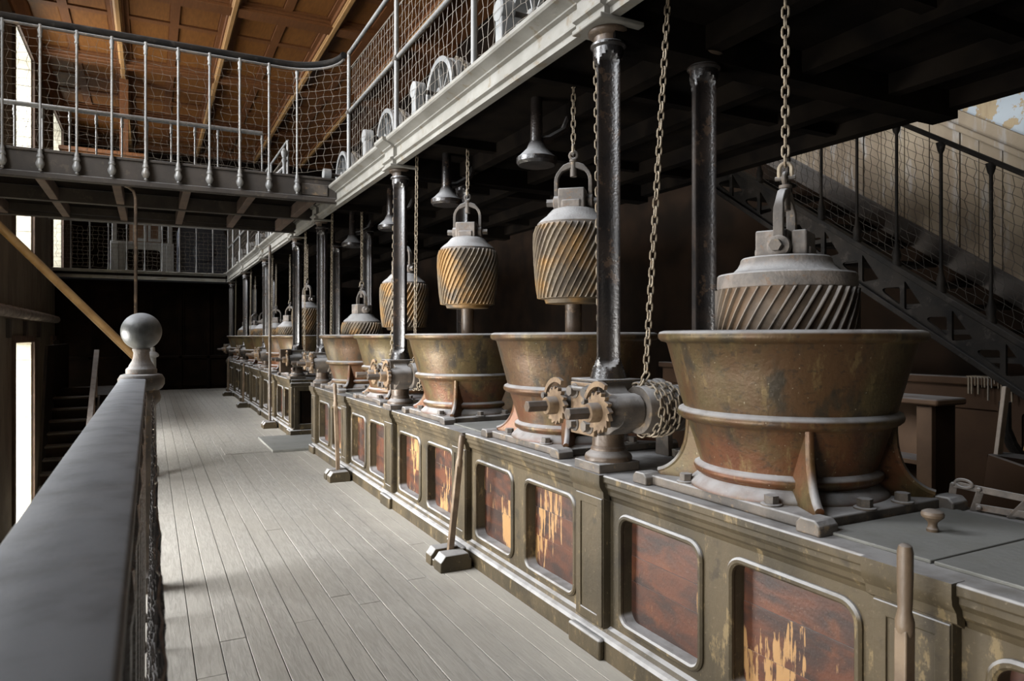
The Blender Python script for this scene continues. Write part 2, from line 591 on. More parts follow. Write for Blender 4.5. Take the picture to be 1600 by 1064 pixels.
# ------------------------------------------------------------------ setting: left wall with deep window openings
wl = struct('wall_left')
XI, XO = -2.4, -2.95


def wall_piece(y0, y1, z0, z1, m='plaster'):
    MB().box(XO, XI, y0, y1, z0, z1).build('wall_segment', m, wl, False)


ys = -4.0
for (a, b) in WIN_Y:
    wall_piece(ys, a, -2.7, 8.55)
    wall_piece(a, b, -2.7, LOWER_Z[0], 'rough_wall')
    wall_piece(a, b, LOWER_Z[1], UPPER_Z[0])
    wall_piece(a, b, UPPER_Z[1], 8.55)
    ys = b
wall_piece(ys, 28.0, -2.7, 8.55)
k = 1
for (a, b) in WIN_Y:
    for z0, z1 in (LOWER_Z, UPPER_Z):
        w = struct('window_%d' % k, (XI, (a + b) / 2, z0))
        k += 1
        t = 0.03
        for nm, bx in (('jamb', (XO, XI - 0.01, b - t, b, z0, z1)), ('jamb', (XO, XI - 0.01, a, a + t, z0, z1)),
                       ('sill', (XO, XI - 0.01, a + t, b - t, z0, z0 + t)), ('lintel', (XO, XI - 0.01, a + t, b - t, z1 - t, z1))):
            MB().box(*bx).build(nm, 'jamb', w, False)
        # dark timber lining round the inner edge
        m = MB()
        m.box(XI - 0.02, XI + 0.05, a - 0.14, a + 0.01, z0, z1 + 0.12)
        m.box(XI - 0.02, XI + 0.05, b - 0.01, b + 0.10, z0, z1 + 0.12)
        m.box(XI - 0.02, XI + 0.05, a + 0.01, b - 0.01, z1 - 0.01, z1 + 0.12)
        m.build('window_frame', 'joist', w, False)
# stone blocks of the far jamb in the visible windows
for (a, b) in WIN_Y[3:4]:
    for z0, z1 in (LOWER_Z, UPPER_Z):
        z = z0
        while z < z1 - 0.2:
            h = random.uniform(0.36, 0.5)
            MB().box(XO, XI - 0.012, b - 0.055, b - 0.03, z + 0.006, min(z + h, z1) - 0.006).build('stone_block', 'jamb', wl, True, 0.006)
            z += h
pipe = MB().lathe([(0.10, -3.5), (0.10, 22.6)], 16, (-2.27, 0, 2.06), 'y')
po = pipe.build('wall_pipe', 'iron_stone', None, origin=(-2.27, 10, 2.06))
tag(po, 'long grey lagged pipe running along the plaster wall above the windows', 'pipe')
for j in range(18):
    yy = 9.0 + j * 0.7
    m = MB().lathe([(0.103, yy), (0.112, yy + 0.03), (0.112, yy + 0.10), (0.103, yy + 0.13)], 16, (-2.27, 0, 2.06), 'y')
    m.build('pipe_wrap', 'iron_stone', po)
for j in range(7):
    yy = 8.0 + j * 2.0
    MB().box(XI - 0.01, XI + 0.07, yy, yy + 0.16, 1.58, 1.93).build('timber_block', 'fascia', wl, False, 0.004)

# right, back and front walls
wr = struct('wall_right')
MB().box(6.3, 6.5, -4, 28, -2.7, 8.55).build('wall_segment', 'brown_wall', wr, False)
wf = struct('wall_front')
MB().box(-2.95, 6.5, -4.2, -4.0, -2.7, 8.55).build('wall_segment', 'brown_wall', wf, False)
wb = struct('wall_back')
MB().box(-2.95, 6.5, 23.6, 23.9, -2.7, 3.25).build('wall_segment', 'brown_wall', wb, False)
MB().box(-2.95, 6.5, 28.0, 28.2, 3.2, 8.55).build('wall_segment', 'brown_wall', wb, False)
for j in range(6):
    xa = -2.3 + j * 0.78
    m = MB().holed(rect(xa, xa + 0.76, 0.1, 3.1), rect(xa + 0.1, xa + 0.66, 1.05, 2.95), 23.55, 23.6, 'y')
    m.build('wall_panel', 'brown_wall', wb, False)
    MB().box(xa - 0.05, xa + 0.03, 23.50, 23.56, 0.0, 3.15).build('pilaster_strip', 'brown_wall', wb, False, 0.004)
MB().box(-2.3, 2.3, 23.50, 23.58, 0.94, 1.02).build('dado_rail', 'brown_wall', wb, False, 0.006)

# ------------------------------------------------------------------ setting: coffered ceiling
ce = struct('ceiling')
CZ = 8.2
MB().box(-2.95, 6.5, -4.2, 28.2, CZ + 0.10, CZ + 0.3).build('ceiling_boarding', 'ceil_rib', ce, False)
RX = [-2.55, -0.59, 1.51, 3.50, 5.16, 6.9]
CYB = [-2.0, 2.3, 6.6, 10.9, 15.2, 19.5, 23.8, 27.9]
for x in RX:
    m = MB()
    m.box(x - 0.11, x + 0.11, -4, 28, CZ - 0.02, CZ + 0.11)
    m.build('ceiling_rib', 'ceil_rib', ce, True, 0.008)
    m = MB()
    m.prism([(x - 0.075, CZ - 0.02), (x - 0.075, CZ - 0.05), (x - 0.045, CZ - 0.06), (x - 0.045, CZ - 0.085), (x + 0.045, CZ - 0.085), (x + 0.045, CZ - 0.06), (x + 0.075, CZ - 0.05), (x + 0.075, CZ - 0.02)], -4, 28)
    m.build('rib_moulding', 'ceil_light', ce, True, 0.012)
for y in CYB:
    MB().box(-2.4, 6.3, y - 0.20, y + 0.20, CZ - 0.06, CZ + 0.11).build('cross_beam', 'ceil_rib', ce, True, 0.01)
    MB().box(-2.4, 6.3, y - 0.24, y + 0.24, CZ + 0.0, CZ + 0.11).build('beam_moulding', 'ceil_rib', ce, True, 0.01)
pan = None
for xi in range(4):
    for yi in range(2, len(CYB) - 1):
        x0, x1 = RX[xi] + 0.11, RX[xi + 1] - 0.11
        y0, y1 = CYB[yi] + 0.24, CYB[yi + 1] - 0.24
        nx, ny = 2, 3
        for a in range(nx):
            for b in range(ny):
                xa, xb = x0 + (x1 - x0) * a / nx, x0 + (x1 - x0) * (a + 1) / nx
                ya, yb = y0 + (y1 - y0) * b / ny, y0 + (y1 - y0) * (b + 1) / ny
                m = MB()
                g, gg = 0.085, 0.11
                z0, z1, z2 = CZ + 0.10, CZ + 0.085, CZ + 0.055
                # stile frame and a raised field inside it
                m.holed(rect(xa, xb, ya, yb), rect(xa + g, xb - g, ya + g, yb - g), 0, 1)
                m.v = [(p[1], p[2], z2 if p[0] == 0 else z0) for p in m.v]
                m.build('ceiling_frame', 'ceil_rib', ce, False)
                m = MB()
                m.add([(xa + g, ya + g, z0 - 0.004), (xb - g, ya + g, z0 - 0.004), (xb - g, yb - g, z0 - 0.004), (xa + g, yb - g, z0 - 0.004),
                       (xa + gg, ya + gg, z1), (xb - gg, ya + gg, z1), (xb - gg, yb - gg, z1), (xa + gg, yb - gg, z1)],
                      [(0, 1, 5, 4), (1, 2, 6, 5), (2, 3, 7, 6), (3, 0, 4, 7), (4, 5, 6, 7)])
                m.build('ceiling_panel', 'ceil_panel', ce, False)
m = MB()
m.prism([(XI, 7.95), (XI + 0.05, 7.95), (XI + 0.09, 8.05), (XI + 0.18, 8.12), (XI + 0.22, 8.2), (XI + 0.22, 8.3), (XI, 8.3)], -4, 28)
m.build('ceiling_cornice', 'ceil_rib', ce, True)

# ------------------------------------------------------------------ setting: gallery over the machines
ga = struct('gallery_deck')
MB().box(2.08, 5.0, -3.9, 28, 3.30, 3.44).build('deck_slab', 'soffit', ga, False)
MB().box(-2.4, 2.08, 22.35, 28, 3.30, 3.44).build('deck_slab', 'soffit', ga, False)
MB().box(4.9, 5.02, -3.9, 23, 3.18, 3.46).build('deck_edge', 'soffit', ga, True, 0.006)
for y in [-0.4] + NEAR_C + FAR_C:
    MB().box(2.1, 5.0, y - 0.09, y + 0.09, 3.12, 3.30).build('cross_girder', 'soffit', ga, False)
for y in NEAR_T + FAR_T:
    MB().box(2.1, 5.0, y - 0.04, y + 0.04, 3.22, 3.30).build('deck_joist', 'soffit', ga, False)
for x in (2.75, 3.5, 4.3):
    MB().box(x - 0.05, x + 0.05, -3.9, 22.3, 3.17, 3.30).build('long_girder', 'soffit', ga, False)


def beam_profile(dx=0.0):
    p = [(2.04, 3.21), (2.04, 3.245), (2.015, 3.255), (2.015, 3.268), (2.03, 3.275), (2.045, 3.28), (2.045, 3.365), (2.02, 3.375), (2.02, 3.385), (1.985, 3.405),
         (1.95, 3.418), (1.94, 3.43), (1.94, 3.452), (2.10, 3.452), (2.10, 3.21)]
    return [(x - (dx if x < 2.09 else 0), z) for x, z in p]


gb = struct('gallery_beam')
edges = [-3.9]
for y in [-0.4] + NEAR_C + FAR_C:
    edges += [y - 0.13, y + 0.13]
edges.append(22.45)
for i in range(len(edges) - 1):
    brk = i % 2 == 1
    MB().prism(beam_profile(0.035 if brk else 0), edges[i], edges[i + 1]).build('beam_block' if brk else 'beam_moulding', 'beam', gb, True, angle=25)
for y in [-0.4] + NEAR_C + FAR_C:
    MB().box(CFX - 0.14, CFX + 0.13, y - 0.135, y + 0.135, 3.185, 3.212).build('abacus', 'beam', gb, True, 0.006)
m = MB()
m.prism([(22.26 + (x - 1.94), z) for x, z in beam_profile()], -2.4, 1.98, 'x')
m.build('beam_moulding', 'beam', gb, True, angle=25)

# ------------------------------------------------------------------ setting: footbridge across the stair well
BY0, BY1 = 8.70, 11.50
br = struct('footbridge')
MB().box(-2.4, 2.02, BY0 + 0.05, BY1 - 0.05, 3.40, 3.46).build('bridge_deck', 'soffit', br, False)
for y, s in ((BY0, 1), (BY1, -1)):
    m = MB()
    a, b = (y, y + 0.06) if s > 0 else (y - 0.06, y)
    m.box(-2.4, 2.04, a, b, 3.30, 3.53)
    m.build('fascia_board', 'fascia', br, True, 0.004)
    MB().box(-2.4, 2.04, a - 0.03 if s > 0 else a, b if s > 0 else b + 0.03, 3.235, 3.30).build('fascia_moulding', 'fascia', br, True, 0.012)
    MB().box(-2.4, 2.04, a - 0.02 if s > 0 else a, b if s > 0 else b + 0.02, 3.51, 3.54).build('fascia_cap', 'fascia', br, True, 0.006)
for i in range(6):
    x = -1.73 + i * 0.70
    MB().box(x - 0.045, x + 0.045, BY0 + 0.06, BY1 - 0.06, 3.25, 3.40).build('bridge_joist', 'joist', br, True, 0.006)
MB().box(-2.4, 2.04, 10.05, 10.15, 3.235, 3.40).build('middle_beam', 'fascia', br, True, 0.006)
MB().box(1.62, 1.93, BY0 - 0.012, BY0, 3.315, 3.45).build('bracket_plate', 'iron_dust', br, True, 0.003)


# ------------------------------------------------------------------ wire nets
def net(mb, org, u, v, nu, nv, r, wob=0.12, skip=0.0, bulge=None):
    u, v = Vector(u), Vector(v)
    n = u.cross(v).normalized()
    P = []
    for i in range(nu + 1):
        row = []
        for j in range(nv + 1):
            zig = 0.14 if (i + j) % 2 else -0.14
            p = Vector(org) + u * (i + zig + random.uniform(-wob, wob) * 0.6) + v * (j + random.uniform(-wob, wob))
            if bulge:
                p += n * bulge(i / nu, j / nv)
            row.append(p)
        P.append(row)

    def seg(a, b):
        t = (b - a)
        if t.length < 1e-5:
            return
        t.normalize()
        s = t.cross(n).normalized()
        q = []
        for c in (a, b):
            for k in range(3):
                an = 2 * PI * k / 3
                q.append(c + s * (r * math.cos(an)) + n * (r * math.sin(an)))
        mb.add(q, [(0, 1, 4, 3), (1, 2, 5, 4), (2, 0, 3, 5)])
    for i in range(nu + 1):
        for j in range(nv):
            if random.random() >= skip:
                seg(P[i][j], P[i][j + 1])
    for i in range(nu):
        for j in range(nv + 1):
            if random.random() >= skip:
                seg(P[i][j], P[i + 1][j])
    return mb


# ------------------------------------------------------------------ counters
def counter(label, y0, y1, pil, bays, end0):
    root = thing('machine_counter', label, 'counter', (2.45, (y0 + y1) / 2, 0))
    MB().box(2.13, 2.90, y0 + 0.05, y1 - 0.05, 0.0, 0.87).build('carcass', 'brown_wall', root, False)
    MB().box(1.99, 2.93, y0 - 0.02, y1 + 0.02, 0.876, TOP).build('worktop', 'counter', root, True, 0.008)
    MB().prism([(2.06, 0.765), (2.045, 0.785), (2.04, 0.80), (2.022, 0.815), (2.018, 0.835), (2.003, 0.855), (2.003, 0.876), (2.14, 0.876), (2.14, 0.765)],
               y0, y1).build('cornice', 'counter', root, True, angle=25)
    MB().prism([(1.995, 0.0), (1.995, 0.095), (2.005, 0.11), (2.025, 0.118), (2.03, 0.14), (2.05, 0.15), (2.14, 0.15), (2.14, 0.0)],
               y0, y1).build('plinth', 'counter', root, True, angle=25)
    for y in pil:
        h = 0.13
        a, b = max(y0, y - h), min(y1, y + h)
        MB().box(2.004, 2.13, a + 0.01, b - 0.01, 0.14, 0.80).build('pilaster', 'counter', root, True, 0.004)
        MB().holed(rect(a + 0.012, b - 0.012, 0.15, 0.79), rect(a + 0.055, b - 0.055, 0.20, 0.745), 1.996, 2.006).build('pilaster_frame', 'counter', root, True, 0.003)
        MB().box(1.962, 2.0, a - 0.015, b + 0.015, 0.0, 0.105).build('pilaster_base', 'counter', root, True, 0.012)
        MB().prism([(2.03, 0.78), (1.995, 0.80), (1.99, 0.83), (1.972, 0.855), (1.968, 0.876), (1.968, TOP + 0.0015), (2.03, TOP + 0.0015)], a - 0.01, b + 0.01).build('pilaster_cap', 'counter', root, True, angle=25)
    for (b0, b1, gap) in bays:
        mid = (b0 + b1) / 2
        for (c0, c1) in ((b0, mid), (mid, b1)):
            p0 = c0 + (0.075 if c0 == b0 else 0.075)
            p1 = c1 - (0.075 if c1 == b1 else 0.075)
            inner = rrect(p0 + 0.02, p1 - 0.02, 0.205, 0.715, 0.055)
            fr = MB().holed(rect(c0, c1, 0.145, 0.79), inner, 2.05, 2.118)
            fo = fr.build('panel_frame', 'counter', root, True, angle=40)
            roll = MB().tube([(2.047, q[0], q[1]) for q in rrect(p0 + 0.008, p1 - 0.008, 0.193, 0.727, 0.067, 7)], 0.0155, 8, True)
            roll.build('panel_moulding', 'counter', fo)
            zs = [0.15, 0.15 + random.uniform(0.2, 0.27), 0.15 + random.uniform(0.36, 0.44), 0.775]
            for q in range(3):
                MB().box(2.108 + random.uniform(0, 0.004), 2.128, p0 - 0.03, p1 + 0.03, zs[q] + 0.0007, zs[q + 1] - 0.0007).build('panel_board', 'panel', fo, False)
    if end0:
        for xa, xb in ((2.04, 2.47), (2.47, 2.90)):
            MB().holed(rect(xa, xb, 0.12, 0.80), rect(xa + 0.07, xb - 0.07, 0.20, 0.73), y0 - 0.002, y0 + 0.05, 'y').build('end_panel', 'counter', root, True, 0.004)
        MB().box(1.97, 2.93, y0 - 0.04, y0, 0.0, 0.11).build('end_plinth', 'counter', root, True, 0.01)
        MB().box(1.975, 2.94, y0 - 0.035, y0, 0.80, 0.87).build('end_cornice', 'counter', root, True, 0.015)
    return root


npil = [-0.40, 1.315, 3.03, 4.745, 6.46, 8.175, 9.89]
fpil = [11.70, 13.46, 15.18, 16.9, 18.61, 20.33, 22.04]


def bays_of(p):
    return [(p[i] + 0.12, p[i + 1] - 0.12, 0) for i in range(len(p) - 1)]


counter('long olive-brown panelled machine counter under the nearest five tanks', -0.5, 10.02, npil, bays_of(npil), True)
counter('dim grey-brown panelled machine counter beyond the gap, under the distant tanks', 11.57, 22.2, fpil, bays_of(fpil), True)


# ------------------------------------------------------------------ bolts (shared mesh)
def hexpts(r, a0=0.0):
    return [(r * math.cos(a0 + PI * i / 3), r * math.sin(a0 + PI * i / 3)) for i in range(6)]


bolt_src = MB().lathe([(0.040, 0.0), (0.040, 0.006), (0.036, 0.008)], 16).prism(hexpts(0.028), 0.008, 0.038, 'z').build('bolt', 'iron_dust', None, True, origin=(0, 0, 0))


# ------------------------------------------------------------------ tanks
def make_tank():
    r = thing('grinding_tank', '', 'tank', (TX, NEAR_T[0], TOP))
    o = (TX, NEAR_T[0], TOP)
    m = MB().box(o[0] - 0.385, o[0] + 0.355, o[1] - 0.465, o[1] + 0.465, o[2], o[2] + 0.045)
    m.build('base_plate', 'iron_dust', r, True, 0.008)
    prof = [(0.405, 0.045), (0.40, 0.058), (0.372, 0.082), (0.358, 0.092), (0.362, 0.098), (0.378, 0.106), (0.384, 0.12), (0.38, 0.134), (0.364, 0.144), (0.358, 0.148), (0.361, 0.16),
            (0.385, 0.24), (0.411, 0.318), (0.416, 0.327), (0.440, 0.333), (0.453, 0.345), (0.456, 0.358), (0.450, 0.372), (0.434, 0.381), (0.428, 0.384), (0.432, 0.395), (0.468, 0.53), (0.501, 0.655),
            (0.508, 0.661), (0.527, 0.665), (0.539, 0.677), (0.541, 0.692), (0.534, 0.705), (0.515, 0.711), (0.497, 0.706), (0.488, 0.68), (0.40, 0.37), (0.345, 0.16), (0.30, 0.12), (0.001, 0.115)]
    MB().lathe(prof, 72, o, cap0=False, cap1=False).build('vessel', 'vessel', r, True, angle=50)
    for sx, sy in ((-1, -1), (-1, 1), (1, -1), (1, 1)):
        ex = (-0.33 if sx < 0 else 0.335)
        a = math.atan2(sy * 0.445, ex)
        R = math.hypot(0.445, ex)
        d = Vector((math.cos(a), math.sin(a), 0))
        w = Vector((-d.y, d.x, 0))
        outer = []
        for i in range(15):
            t = i / 14
            outer.append((0.412 + (R - 0.412) * (t ** 2.6), 0.335 - 0.275 * (1 - (1 - t) ** 1.35)))
        inner = [(R - 0.01, 0.044), (0.36, 0.044), (0.352, 0.15), (0.395, 0.30)]
        poly = outer + inner
        vs = []
        for side in (-1, 1):
            for s, z in poly:
                hw = 0.014 + (0.034 if (s < 0.38 and z < 0.2) else 0.0)
                vs.append(Vector(o) + d * s + w * (side * hw) + Vector((0, 0, z)))
        n = len(poly)
        f = MB().add(vs, [tuple(reversed(range(n))), tuple(range(n, 2 * n))] + [(i, (i + 1) % n, n + (i + 1) % n, n + i) for i in range(n)])
        # thicker bead along the curved edge
        f.tube([Vector(o) + d * s + Vector((0, 0, z)) for s, z in outer], 0.017, 8)
        f.build('fin', 'vessel', r, True, angle=45)
        lx, ly = o[0] + ex + sx * 0.045, o[1] + sy * 0.47
        MB().prism([(ly - 0.05, o[2]), (ly + 0.05, o[2]), (ly + 0.05, o[2] + 0.035), (ly + 0.03, o[2] + 0.055), (ly - 0.03, o[2] + 0.055), (ly - 0.05, o[2] + 0.035)],
                   lx - 0.05, lx + 0.05, 'x').build('foot_lug', 'iron_dust', r, True, 0.006)
    for bx, by in ((-0.345, 0.24), (-0.345, -0.24), (0.315, 0.24), (0.315, -0.24), (-0.08, 0.44), (-0.08, -0.44), (0.14, -0.44), (0.14, 0.44)):
        inst(bolt_src, r, (bx, by, 0.045), (0, 0, random.random()))
    pi = MB().lathe([(0.018, 0.045), (0.018, 0.16)], 10, (o[0] - 0.35, o[1] + 0.02, o[2]))
    return r


tank = make_tank()
tl = ['large bronze tank nearest the viewer, beside the knobbed lid', 'second bronze tank of the near counter, partly behind the black fluted column',
      'reddish third bronze tank of the near counter, under a hanging golden roller', 'fourth bronze tank of the near counter, mostly behind the third',
      'fifth bronze tank of the near counter, at its far end beside the gap']
tank['label'] = tl[0]
tank['group'] = 'grinding tanks along the counters'
for y, l in zip(NEAR_T[1:], tl[1:]):
    dup(tank, (TX, y, TOP), l)
for i, y in enumerate(FAR_T):
    dup(tank, (TX, y, TOP), ORD[i] + ' dim tank on the distant counter, counted from the gap')


# ------------------------------------------------------------------ rollers
def make_roller(name, grey, raised):
    r = thing('grinding_roller', '', 'roller', (0, 0, 0))
    mc, mr = ('roller_grey', 'rib_grey') if grey else ('roller', 'rib')
    H = 0.47
    if grey:
        body = [(0.15, -0.02), (0.25, -0.01), (0.272, 0.0), (0.278, 0.2), (0.28, 0.47)]
        top = [(0.282, 0.47), (0.286, 0.48), (0.284, 0.525), (0.278, 0.532), (0.228, 0.539), (0.215, 0.546), (0.198, 0.563), (0.188, 0.582), (0.184, 0.598), (0.178, 0.604), (0.001, 0.605)]
        hz = 0.595
    else:
        body = [(0.12, -0.035), (0.18, -0.03), (0.19, -0.005), (0.222, 0.0), (0.236, 0.10), (0.247, 0.24), (0.252, 0.36), (0.249, 0.42), (0.236, 0.465), (0.228, 0.475)]
        top = [(0.232, 0.47), (0.236, 0.482), (0.214, 0.505), (0.178, 0.532), (0.158, 0.555), (0.138, 0.575), (0.115, 0.583), (0.001, 0.583)]
        hz = 0.578
    MB().lathe(body, 48).build('drum', mc, r, True)
    MB().lathe(top, 48, cap1=False, cap0=False).build('cap', 'iron_stone', r, True, angle=30)

    def rad(z):
        for (r0, z0), (r1, z1) in zip(body, body[1:]):
            if z0 <= z <= z1 and z1 > z0:
                return r0 + (r1 - r0) * (z - z0) / (z1 - z0)
        return body[-1][0]
    m = MB()
    N = 10
    for i in range(N + 1):
        z = 0.003 + (H - 0.006) * i / N
        a = 0.95 * i / N
        rr = rad(max(z, 0.001))
        hgt = 0.014
        for da, dr in ((-0.026, -0.006), (-0.009, hgt), (0.009, hgt), (0.026, -0.006)):
            m.v.append(((rr + dr) * math.cos(a + da), (rr + dr) * math.sin(a + da), z))
    for i in range(N):
        for q in range(4):
            a, b = i * 4 + q, i * 4 + (q + 1) % 4
            m.f.append((a, b, b + 4, a + 4))
    m.f.append((3, 2, 1, 0))
    m.f.append(tuple(4 * N + q for q in range(4)))
    rb = m.build('rib', mr, r, True, angle=30)
    NR = 38
    for kx in range(1, NR):
        inst(rb, r, (0, 0, 0), (0, 0, 2 * PI * kx / NR))
    MB().lathe([(0.05, -0.52 if raised else -0.22), (0.055, -0.5 if raised else -0.21), (0.055, -0.02)], 20).build('shaft', 'iron_brown', r)
    # split bearing block on top with its two bolted halves
    h = MB()
    h.box(-0.105, 0.03, -0.085, 0.085, hz - 0.004, hz + 0.125)
    h.box(0.045, 0.105, -0.085, 0.085, hz - 0.004, hz + 0.118)
    h.box(-0.115, 0.115, -0.06, 0.06, hz - 0.004, hz + 0.05)
    h.build('bearing_block', 'iron_stone', r, True, 0.008)
    for s in (-1, 1):
        MB().lathe([(0.046, 0.085 * s), (0.046, 0.125 * s), (0.036, 0.13 * s)], 18, (0, 0, hz + 0.05), 'y').build('trunnion', 'iron_stone', r)
        MB().prism([(p[0], p[1] + hz + 0.05) for p in hexpts(0.026)], 0.128 * s, 0.175 * s, 'y').build('nut', 'iron_dust', r)
    # yoke: flat strap bent into an arch, in the y-z plane
    pts = [(0.112, hz + 0.05)]
    for i in range(13):
        a = PI * i / 12
        pts.append((0.112 * math.cos(a) if True else 0, hz + 0.185 + 0.105 * math.sin(a)))
    pts.append((-0.112, hz + 0.05))
    vs = []
    n = len(pts)
    for i, (y, z) in enumerate(pts):
        ty, tz = pts[min(i + 1, n - 1)][0] - pts[max(i - 1, 0)][0], pts[min(i + 1, n - 1)][1] - pts[max(i - 1, 0)][1]
        L = math.hypot(ty, tz)
        ny, nz = -tz / L, ty / L
        wx = 0.017 if 2 < i < n - 3 else 0.021
        th = 0.0125 if not 5 <= i <= n - 6 else 0.019
        for sx, sn in ((-1, -1), (1, -1), (1, 1), (-1, 1)):
            vs.append((sx * wx, y + sn * th * ny, z + sn * th * nz))
    fs = [(0, 1, 2, 3), (4 * n - 1, 4 * n - 2, 4 * n - 3, 4 * n - 4)]
    for i in range(n - 1):
        for q in range(4):
            a, b = 4 * i + q, 4 * i + (q + 1) % 4
            fs.append((a, b, b + 4, a + 4))
    MB().add(vs, fs).build('yoke', 'iron_dust', r, True, 0.004)
    zt = hz + 0.29
    MB().lathe([(0.022, zt - 0.075), (0.022, zt + 0.02), (0.027, zt + 0.022), (0.027, zt + 0.034), (0.02, zt + 0.036)], 16).build('swivel_pin', 'iron_dust', r)
    MB().tube([(0, 0.024 * math.cos(2 * PI * i / 14), zt + 0.062 + 0.024 * math.sin(2 * PI * i / 14)) for i in range(14)], 0.0105, 8, True).build('eye', 'iron_dust', r)
    MB().lathe([(0.0095, -0.042), (0.0095, 0.042)], 10, (0, 0, zt + 0.066), 'x').build('shackle_pin', 'iron_dust', r)
    sh = [(0.026, 0, zt + 0.066), (0.026, 0, zt + 0.10)] + [(0.026 * math.cos(PI * i / 8), 0, zt + 0.105 + 0.026 * math.sin(PI * i / 8)) for i in range(9)] + [(-0.026, 0, zt + 0.10), (-0.026, 0, zt + 0.066)]
    MB().tube(sh, 0.009, 8).build('shackle', 'chain', r)
    r['chain_from'] = zt + 0.128
    return r


proto_grey = make_roller('a', True, False)
proto_up = make_roller('b', False, True)
proto_low = make_roller('c', False, False)
ROLL = [(proto_grey, 1.335, -1.08, 'brown-grey ribbed roller lowered into the nearest tank'),
        (proto_up, 1.845, 0.85, 'ribbed roller hoisted highest, hanging beside the black fluted column'),
        (None, 1.875, 0.95, 'golden ribbed roller hoisted above the reddish third tank'),
        (None, 1.70, 0.3, 'ribbed roller half raised, seen either side of the second column'),
        (proto_low, 1.315, 0.2, 'dusty roller lowered into the fifth tank at the far end of the near counter')]
CH_FROM = {'grey': proto_grey['chain_from'], 'up': proto_up['chain_from']}
roller_tops = []
for i, (p, z, rz, l) in enumerate(ROLL):
    y = NEAR_T[i]
    if p is not None:
        p.location = (TX, y, z)
        p.rotation_euler = (0, 0, rz)
        p['label'] = l
        o = p
    else:
        o = dup(proto_up, (TX, y, z), l, rz=rz)
    o['group'] = 'grinding rollers over the tanks'
    roller_tops.append((y, z + o['chain_from']))
for i, y in enumerate(FAR_T):
    if i == 0:
        o = dup(proto_up, (TX, y, 1.62), 'dark roller half raised above the first tank beyond the gap', rz=0.4)
        z = 1.62
    else:
        o = dup(proto_low, (TX, y, 1.315), 'pale dusty roller sitting in the ' + ORD[i] + ' tank beyond the gap', rz=0.5 * i)
        z = 1.315
    o['group'] = 'grinding rollers over the tanks'
    roller_tops.append((y, z + o['chain_from']))
for o in bpy.data.objects:
    if 'chain_from' in o:
        del o['chain_from']


# ------------------------------------------------------------------ columns
def make_column():
    r = thing('iron_column', '', 'column', (CFX, NEAR_C[0], TOP))
    o = Vector(r.location)
    MB().box(o.x - 0.135, o.x + 0.115, o.y - 0.115, o.y + 0.115, TOP, TOP + 0.048).build('plinth', 'iron_dust', r, True, 0.005)
    MB().lathe([(0.122, 0.048), (0.124, 0.062), (0.118, 0.078), (0.098, 0.092), (0.090, 0.10), (0.092, 0.11), (0.086, 0.118), (0.083, 0.13), (0.083, 0.21)], 40, o).build('base', 'iron_brown', r, True, angle=50)
    z0, z1 = 0.21, 2.29
    zs = [z0, 0.44, 0.458, 0.47, 0.49]
    nz = [0.495 + 0.012 * i for i in range(14)] + [0.70 + 0.12 * i for i in range(11)] + [1.95 + 0.014 * i for i in range(15)] + [2.16, 2.185, 2.205]
    zs = zs + nz
    SEG = 72
    fz0, fz1 = 0.53, 2.135
    A0 = math.atan2(-0.87, -0.5)
    R = 0.079
    half = 0.056                      # half width of a flute across the surface
    m = MB()
    for z in zs:
        rb = R if z > 0.53 else R + 0.022 * ((0.53 - z) / 0.08 if z > 0.45 else 1)
        for i in range(SEG):
            a = A0 + 2 * PI * i / SEG
            q = (i / SEG * 4 + 0.5) % 1 - 0.5        # four flutes
            s = q * (2 * PI / 4) * R
            # stadium distance
            zc = min(max(z, fz0 + half), fz1 - half)
            d = math.hypot(s, z - zc)
            dep = 0.0
            if d < half:
                dep = 0.036 * (1 - (d / half) ** 2) ** 0.5
            rr = rb - dep
            m.v.append((o.x + rr * math.cos(a), o.y + rr * math.sin(a), o.z + z))
    for j in range(len(zs) - 1):
        for i in range(SEG):
            a, b = j * SEG + i, j * SEG + (i + 1) % SEG
            m.f.append((a, b, b + SEG, a + SEG))
    m.build('shaft', 'iron_dark', r, True, angle=28)
    MB().lathe([(0.079, 2.175), (0.084, 2.18), (0.092, 2.186), (0.092, 2.196), (0.084, 2.202)], 40, o).build('collar', 'iron_dark', r)
    MB().lathe([(0.076, 2.195), (0.074, 2.22), (0.076, 2.235), (0.078, 2.236), (0.095, 2.243), (0.104, 2.252), (0.106, 2.262), (0.1, 2.272)], 40, o).build('capital', 'iron_brown', r, True, angle=50)
    return r


colm = make_column()
colm['label'] = 'black fluted iron column nearest the viewer, on the front of the counter'
colm['group'] = 'iron columns carrying the gallery'
for i, y in enumerate(NEAR_C[1:]):
    dup(colm, (CFX, y, TOP), ['brown fluted iron column right of the hoisted golden chain, second of the front line', 'fluted iron column at the far end of the near counter front'][i])
for i, y in enumerate(NEAR_C):
    dup(colm, (CBX, y, TOP), ['glossy black fluted column standing behind the nearest one', 'black fluted column behind the golden roller, rear line', 'black column of the rear line at the far end of the near counter'][i])
for i, y in enumerate(FAR_C):
    dup(colm, (CFX, y, TOP), 'slim column ' + ['at the near corner of the distant counter', 'second along the front of the distant counter', 'third along the front of the distant counter', 'at the far end of the distant counter front'][i])
    dup(colm, (CBX, y, TOP), 'dim slim column ' + ['behind the corner column of the distant counter', 'second along the rear of the distant counter', 'third along the rear of the distant counter', 'at the far end of the distant counter rear'][i])


